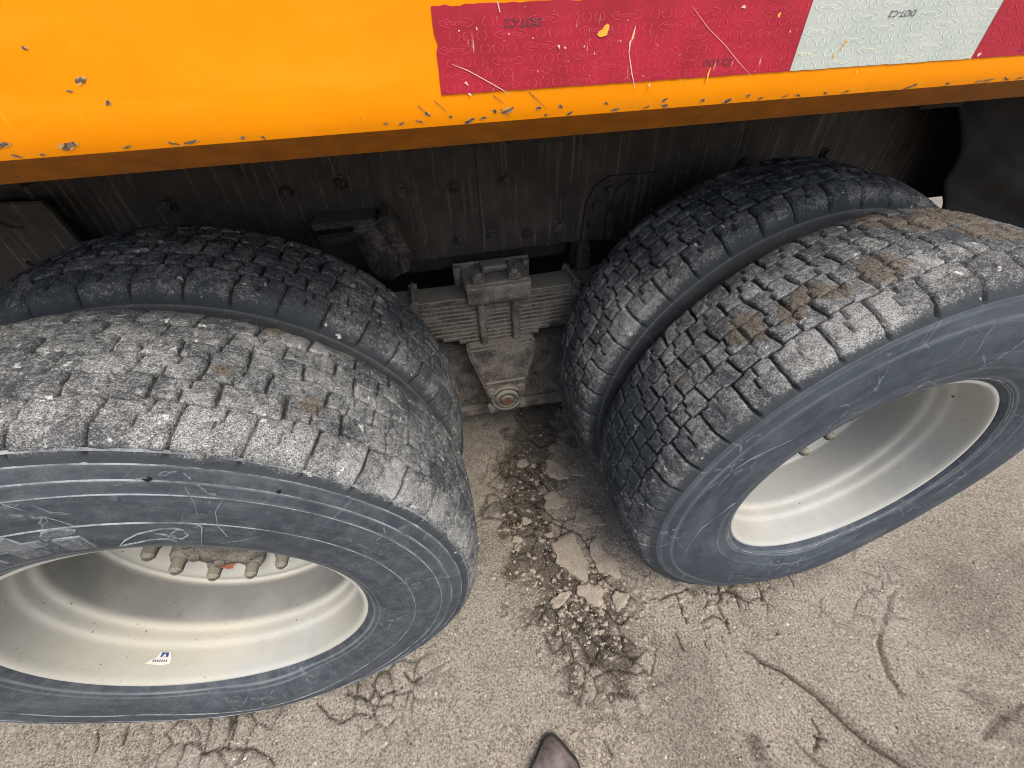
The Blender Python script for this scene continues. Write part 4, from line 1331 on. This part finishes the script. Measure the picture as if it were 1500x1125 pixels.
for x in (-.052, .052):
    ub = empty('u_bolt', (0, 0, 0), ls) if False else None
    bm = bmesh.new(); add_cyl(bm, (x, .541, ZT + .06), (x, .541, ZB - .03), .0125, .0125, 20)
    add_cyl(bm, (x, .541, ZT + .05), (x, .541, ZT + .056), .024, .023, 24)
    v0 = len(bm.verts)
    add_cyl(bm, (x, .541, ZT + .055), (x, .541, ZT + .073), .0195, .0185, 6); add_cyl(bm, (x, .541, ZT + .072), (x, .541, ZT + .082), .011, .009, 16)
    roughen(bm, .0007, 80, 6); auto(obj_bm('u_bolt', bm, MAT_CAST, ls), 40)
# block between the bolts that overhangs the front of the pack
bm = bmesh.new(); add_box(bm, -.092, .098, .517, .552, ZT - .012, ZT + .048, .008, 2); roughen(bm, .0025, 28, 33, 3); auto(obj_bm('clamp_lip', bm, MAT_CAST, ls), 50)

# ---- trunnion saddle
sd_ = empty('trunnion_saddle', (0, 0, 0), truck)
bm = bmesh.new()
o_ = [(-.112, ZB + .002), (.108, ZB + .006), (.112, ZB - .035), (.070, ZB - .20), (.062, ZB - .262), (-.055, ZB - .262), (-.062, ZB - .20), (-.108, ZB - .035)]
add_prism(bm, o_, .512, .655, .009); roughen(bm, .0022, 26, 9, 3); auto(obj_bm('saddle', bm, MAT_CAST, sd_), 50)
bm = bmesh.new(); add_box(bm, -.066, .070, .504, .518, ZB - .150, ZB - .143, .002); roughen(bm, .001, 60, 1, 2); obj_bm('casting_ridge', bm, MAT_CAST, sd_)
zz = ZB - .222
cap = smooth_prof([(.512, .056), (.500, .056), (.496, .052), (.497, .046), (.500, .043), (.494, .040), (.490, .034), (.4925, .024), (.489, .018), (.488, .001)], 3)
me = grid_mesh('end_cap', revolve(cap, 64), 64, len(cap), wrap_u=True, mats=[MAT_CAST]); link('end_cap', me, None, sd_, loc=(.003, 0, zz))
bm = bmesh.new(); add_cyl(bm, (.003, .4905, zz), (.003, .4855, zz), .019, .016, 24); roughen(bm, .001, 90, 1); obj_bm('rusty_plug', bm, MAT_RUST, sd_)
for x, z in ((-.052, zz - .040), (.058, zz - .038), (-.050, zz + .035), (.056, zz + .036)):
    bm = bmesh.new(); add_cyl(bm, (x, .517, z), (x, .500, z), .016, .0145, 18); hex_bolt(bm, x, z, .503, .011, .012, False); roughen(bm, .0012, 80, 1); obj_bm('bolt', bm, MAT_CAST, sd_)

# ---- beams, axles, cross tube
bm = bmesh.new()
bt = pxy([(640, 505), (700, 510), (790, 496), (850, 486), (850, 579), (815, 584), (674, 607), (640, 611)], .662)
add_prism(bm, bt, .664, .735, .006); roughen(bm, .0015, 18, 3, 2); obj_bm('equalizer_beam', bm, MAT_CAST, truck)
bm = bmesh.new(); b2 = pxy([(640, 600), (674, 601), (815, 578), (850, 572), (850, 580), (815, 586), (674, 609), (640, 613)], .640); add_prism(bm, b2, .630, .66, .002); obj_bm('beam_flange', bm, MAT_CAST, truck)
for xc in (XL, XR):
    bm = bmesh.new(); add_cyl(bm, (xc, .12, ZC), (xc, 2.3, ZC), .085, .085, 32); add_cyl(bm, (xc, .45, ZC), (xc, .60, ZC), .20, .20, 48); add_cyl(bm, (xc, 1.05, ZC), (xc, 1.4, ZC), .19, .19, 32)
    auto(obj_bm('axle', bm, MAT_UNDER, truck, True))
for xc in (XL, XR):
    for yc in (1.86, 2.19):
        tp_ = [(.12, .296), (.15, .33), (.158, .40), (.148, .47), (.12, .512), (.06, .527), (0, .531), (-.06, .527), (-.12, .512), (-.148, .47), (-.158, .40), (-.15, .33), (-.12, .296), (-.05, .27), (.05, .26), (.12, .05)]
        w_ = empty('wheel', (xc, yc, ZC + .034), truck); me = grid_mesh('tyre', revolve(smooth_prof(tp_[:13], 3), 96), 96, 37, wrap_u=True, mats=[MAT_UNDER]); link('tyre', me, None, w_)
        me = grid_mesh('rim', revolve(smooth_prof(tp_[12:], 3), 96), 96, 10, wrap_u=True, mats=[MAT_UNDER]); link('rim', me, None, w_)
bm = bmesh.new(); add_cyl(bm, (0, .65, ZB - .22), (0, 1.8, ZB - .22), .05, .05, 24); obj_bm('trunnion_tube', bm, MAT_UNDER, truck, True)
bm = bmesh.new(); add_cyl(bm, (-.62, .72, .64), (.60, .72, .60), .028, .028, 20); obj_bm('torque_rod', bm, MAT_UNDER, truck, True)
bm = bmesh.new(); add_box(bm, -.62, .62, 1.02, 1.30, .30, 1.12, .05); obj_bm('drive_housing', bm, MAT_UNDER, truck)
bm = bmesh.new(); add_box(bm, -.40, -.20, .665, 1.72, .82, 1.1, .01); add_box(bm, .28, .40, .665, 1.72, .82, 1.1, .01); obj_bm('frame_crossmember', bm, MAT_UNDER, truck)
bm = bmesh.new(); add_cyl(bm, (.02, .74, .66), (.02, 1.7, .66), .016, .016, 12); add_box(bm, -.26, .26, .70, .75, .74, .80, .01); obj_bm('brake_line_support', bm, MAT_UNDER, truck)

# ------------------------------------------------------------------ MUD SLABS AND CRUMBS
slabs = [((835, 815), .068, .085, .013, 'large cracked mud flake left of the pair between the wheels'),
         ((882, 820), .045, .075, .011, 'narrow mud flake split off the right side of the large one'),
         ((866, 872), .042, .046, .014, 'pale rounded mud lump below the large slab'),
         ((907, 880), .030, .032, .012, 'small pale star-shaped mud lump nearest the right wheel'),
         ((815, 690), .045, .065, .010, 'upper mud flake by the right wheels, long and upright'),
         ((845, 688), .035, .050, .009, 'upper mud flake beside the long upright one'),
         ((812, 735), .055, .040, .010, 'wide crumbling mud flake in the middle of the track'),
         ((860, 760), .055, .055, .009, 'broken mud flake just above the large slab'),
         ((757, 792), .020, .014, .010, 'small flat stone-like mud piece left of the large slab'),
         ((805, 785), .022, .010, .010, 'thin flat mud chip at the upper left of the large slab'),
         ((770, 765), .022, .016, .010, 'round mud pebble on the dark soil'),
         ((820, 880), .040, .020, .009, 'low mud flake left of the pale rounded lump'),
         ((765, 680), .030, .028, .009, 'isolated mud flake on the dark soil under the spring')]


def slab(px, py, rx, ry, h, seed):
    p = at_z(px, py, 0); rd = random.Random(seed); n = 34
    ph = [rd.uniform(0, 6.28) for _ in range(6)]; bm = bmesh.new(); rot = rd.uniform(-.4, .4)
    layers = [(1.0, -.004), (1.0, h * .55), (.95, h * .9), (.8, h), (.5, h * 1.02), (.25, h * .98)]
    L = []
    for s, z in layers:
        ring = []
        for i in range(n):
            a = i / n * 2 * math.pi
            k = 1 + .16 * math.sin(2 * a + ph[0]) + .14 * math.sin(3 * a + ph[1]) + .10 * math.sin(5 * a + ph[2]) + .07 * math.sin(8 * a + ph[3]) + .05 * math.sin(13 * a + ph[4]) + rd.uniform(-.04, .04)
            u, v = rx * k * s * math.cos(a), ry * k * s * math.sin(a)
            ring.append(bm.verts.new((u * math.cos(rot) - v * math.sin(rot), u * math.sin(rot) + v * math.cos(rot), z)))
        L.append(ring)
    for a, b in zip(L[:-1], L[1:]):
        for i in range(n): bm.faces.new((a[i], a[(i + 1) % n], b[(i + 1) % n], b[i]))
    bm.faces.new(L[-1])
    co = np.array([v.co[:] for v in bm.verts]) + np.array([p[0], p[1], 0])
    k = fbm(co[:, 0], co[:, 1], co[:, 2], 60, 3, seed) * .0055
    for v, q in zip(bm.verts, k): v.co.z += q; v.co.x += q * .7
    o = obj_bm('mud_flake', bm, MAT_MUD, None, True, loc=(p[0], p[1], ground_z(p[0], p[1]) + .0))
    auto(o, 50)
    return o


for k, ((px, py), rx, ry, h, lab) in enumerate(slabs):
    o = slab(px, py, rx * .8, ry * .8, h, 500 + k); tag(o, lab, 'mud flake', 'dried mud pieces between the wheels')

# loose crumbs and grit, uncountable
oct_v = np.array([(1, 0, 0), (-1, 0, 0), (0, 1, 0), (0, -1, 0), (0, 0, 1), (0, 0, -.6)], float)
oct_f = np.array([(0, 2, 4), (2, 1, 4), (1, 3, 4), (3, 0, 4), (2, 0, 5), (1, 2, 5), (3, 1, 5), (0, 3, 5)])


def scatter(name, n, sampler, size, seed, mat, label):
    rs = np.random.RandomState(seed); VV = []; FF = []; TT = []; c = 0
    while c < n:
        x, y = sampler(rs)
        if any(abs(x - xc) < .17 and abs(y - yc) < .13 for xc in (XL, XR) for yc in (0, DUAL)): continue
        s = size[0] + (size[1] - size[0]) * rs.rand() ** 4
        v = oct_v * s * (1 + (rs.rand(6, 1) - .5) * .7) * np.array([1, rs.uniform(.6, 1.1), rs.uniform(.45, .8)])
        a = rs.rand() * 6.28; ca, sa = math.cos(a), math.sin(a)
        v = np.stack([v[:, 0] * ca - v[:, 1] * sa, v[:, 0] * sa + v[:, 1] * ca, v[:, 2]], -1)
        v += np.array([x, y, ground_z(x, y) + s * .25])
        VV.append(v); FF.append(oct_f + c * 6); TT.append(np.full(6, np.clip(rs.rand() ** 1.3, 0, 1))); c += 1
    VV = np.concatenate(VV); FF = np.concatenate(FF); TT = np.concatenate(TT)
    me = bpy.data.meshes.new(name); me.from_pydata(VV.tolist(), [], FF.tolist())
    ca = me.color_attributes.new('tone', 'FLOAT_COLOR', 'POINT'); ca.data.foreach_set('color', np.repeat(TT, 4).astype(np.float32))
    o = link(name, me, mat, None); tag(o, label, kind='stuff'); return o


def s_all(rs):
    return rs.uniform(-1.3, 1.9), rs.uniform(-.75, 1.0)


cen = [gp(*p) for p in ((800, 700), (770, 780), (850, 860), (900, 900), (830, 930), (1040, 880), (880, 850), (760, 850))]


def s_mid(rs):
    c = cen[rs.randint(len(cen))]; return c[0] + rs.normal() * .07, c[1] + rs.normal() * .07


scatter('grit', 20000, s_all, (.0012, .0045), 1, MAT_GRIT, 'fine pale and dark grit scattered over the dirt')
scatter('mud_crumbs', 1300, s_mid, (.0018, .012), 2, MAT_MUD, 'dried mud crumbs scattered between the wheels')

# ------------------------------------------------------------------ SHOE
tp = at_z(805, 1076, .03)
shoe = empty('shoe', (float(tp[0]), float(tp[1]), 0)); tag(shoe, 'tip of a worn brown leather shoe at the bottom edge', 'shoe')
# pointed toe facing the truck; sections along the foot (t back from the tip)
secs = [(.000, .004, .018, .020), (.006, .010, .022, .028), (.018, .0185, .026, .036), (.036, .029, .029, .043), (.055, .041, .031, .050), (.090, .049, .033, .060), (.130, .050, .035, .074), (.170, .044, .038, .092), (.210, .038, .042, .110), (.250, .036, .044, .118), (.280, .030, .044, .116), (.292, .018, .042, .105)]
yaw = -.10
bm = bmesh.new(); L = []
for (t, w, zm, zt) in secs:
    ring = []
    for i in range(20):
        a = i / 20 * 2 * math.pi; ca, sa = math.cos(a), math.sin(a)
        x = 1.3 * w * (abs(ca) ** .8) * (1 if ca > 0 else -1); z = (.012 + (zt - .012) * (.5 + .5 * sa)) if True else 0
        x *= 1.0 - .35 * max(0, sa)
        ring.append(bm.verts.new((x * math.cos(yaw) + t * math.sin(yaw), -t * math.cos(yaw) + x * math.sin(yaw), z)))
    L.append(ring)
for a, b in zip(L[:-1], L[1:]):
    for i in range(20): bm.faces.new((a[i], a[(i + 1) % 20], b[(i + 1) % 20], b[i]))
bm.faces.new(L[0]); bm.faces.new(L[-1]); bmesh.ops.recalc_face_normals(bm, faces=bm.faces[:])
obj_bm('upper', bm, MAT_SHOE, shoe, True)
bm = bmesh.new(); top = []; bot = []
for side in (1, -1):
    for (t, w, zm, zt) in (secs if side == 1 else secs[::-1]):
        x = side * (w * 1.3 + .004); tt = t - .003
        top.append(bm.verts.new((x * math.cos(yaw) + tt * math.sin(yaw), -tt * math.cos(yaw), .018))); bot.append(bm.verts.new((x * math.cos(yaw) + tt * math.sin(yaw), -tt * math.cos(yaw), .002)))
bm.faces.new(top); bm.faces.new(bot[::-1])
for i in range(len(top)): bm.faces.new((top[i], bot[i], bot[(i + 1) % len(top)], top[(i + 1) % len(top)]))
obj_bm('sole', bm, MAT_SOLE, shoe)
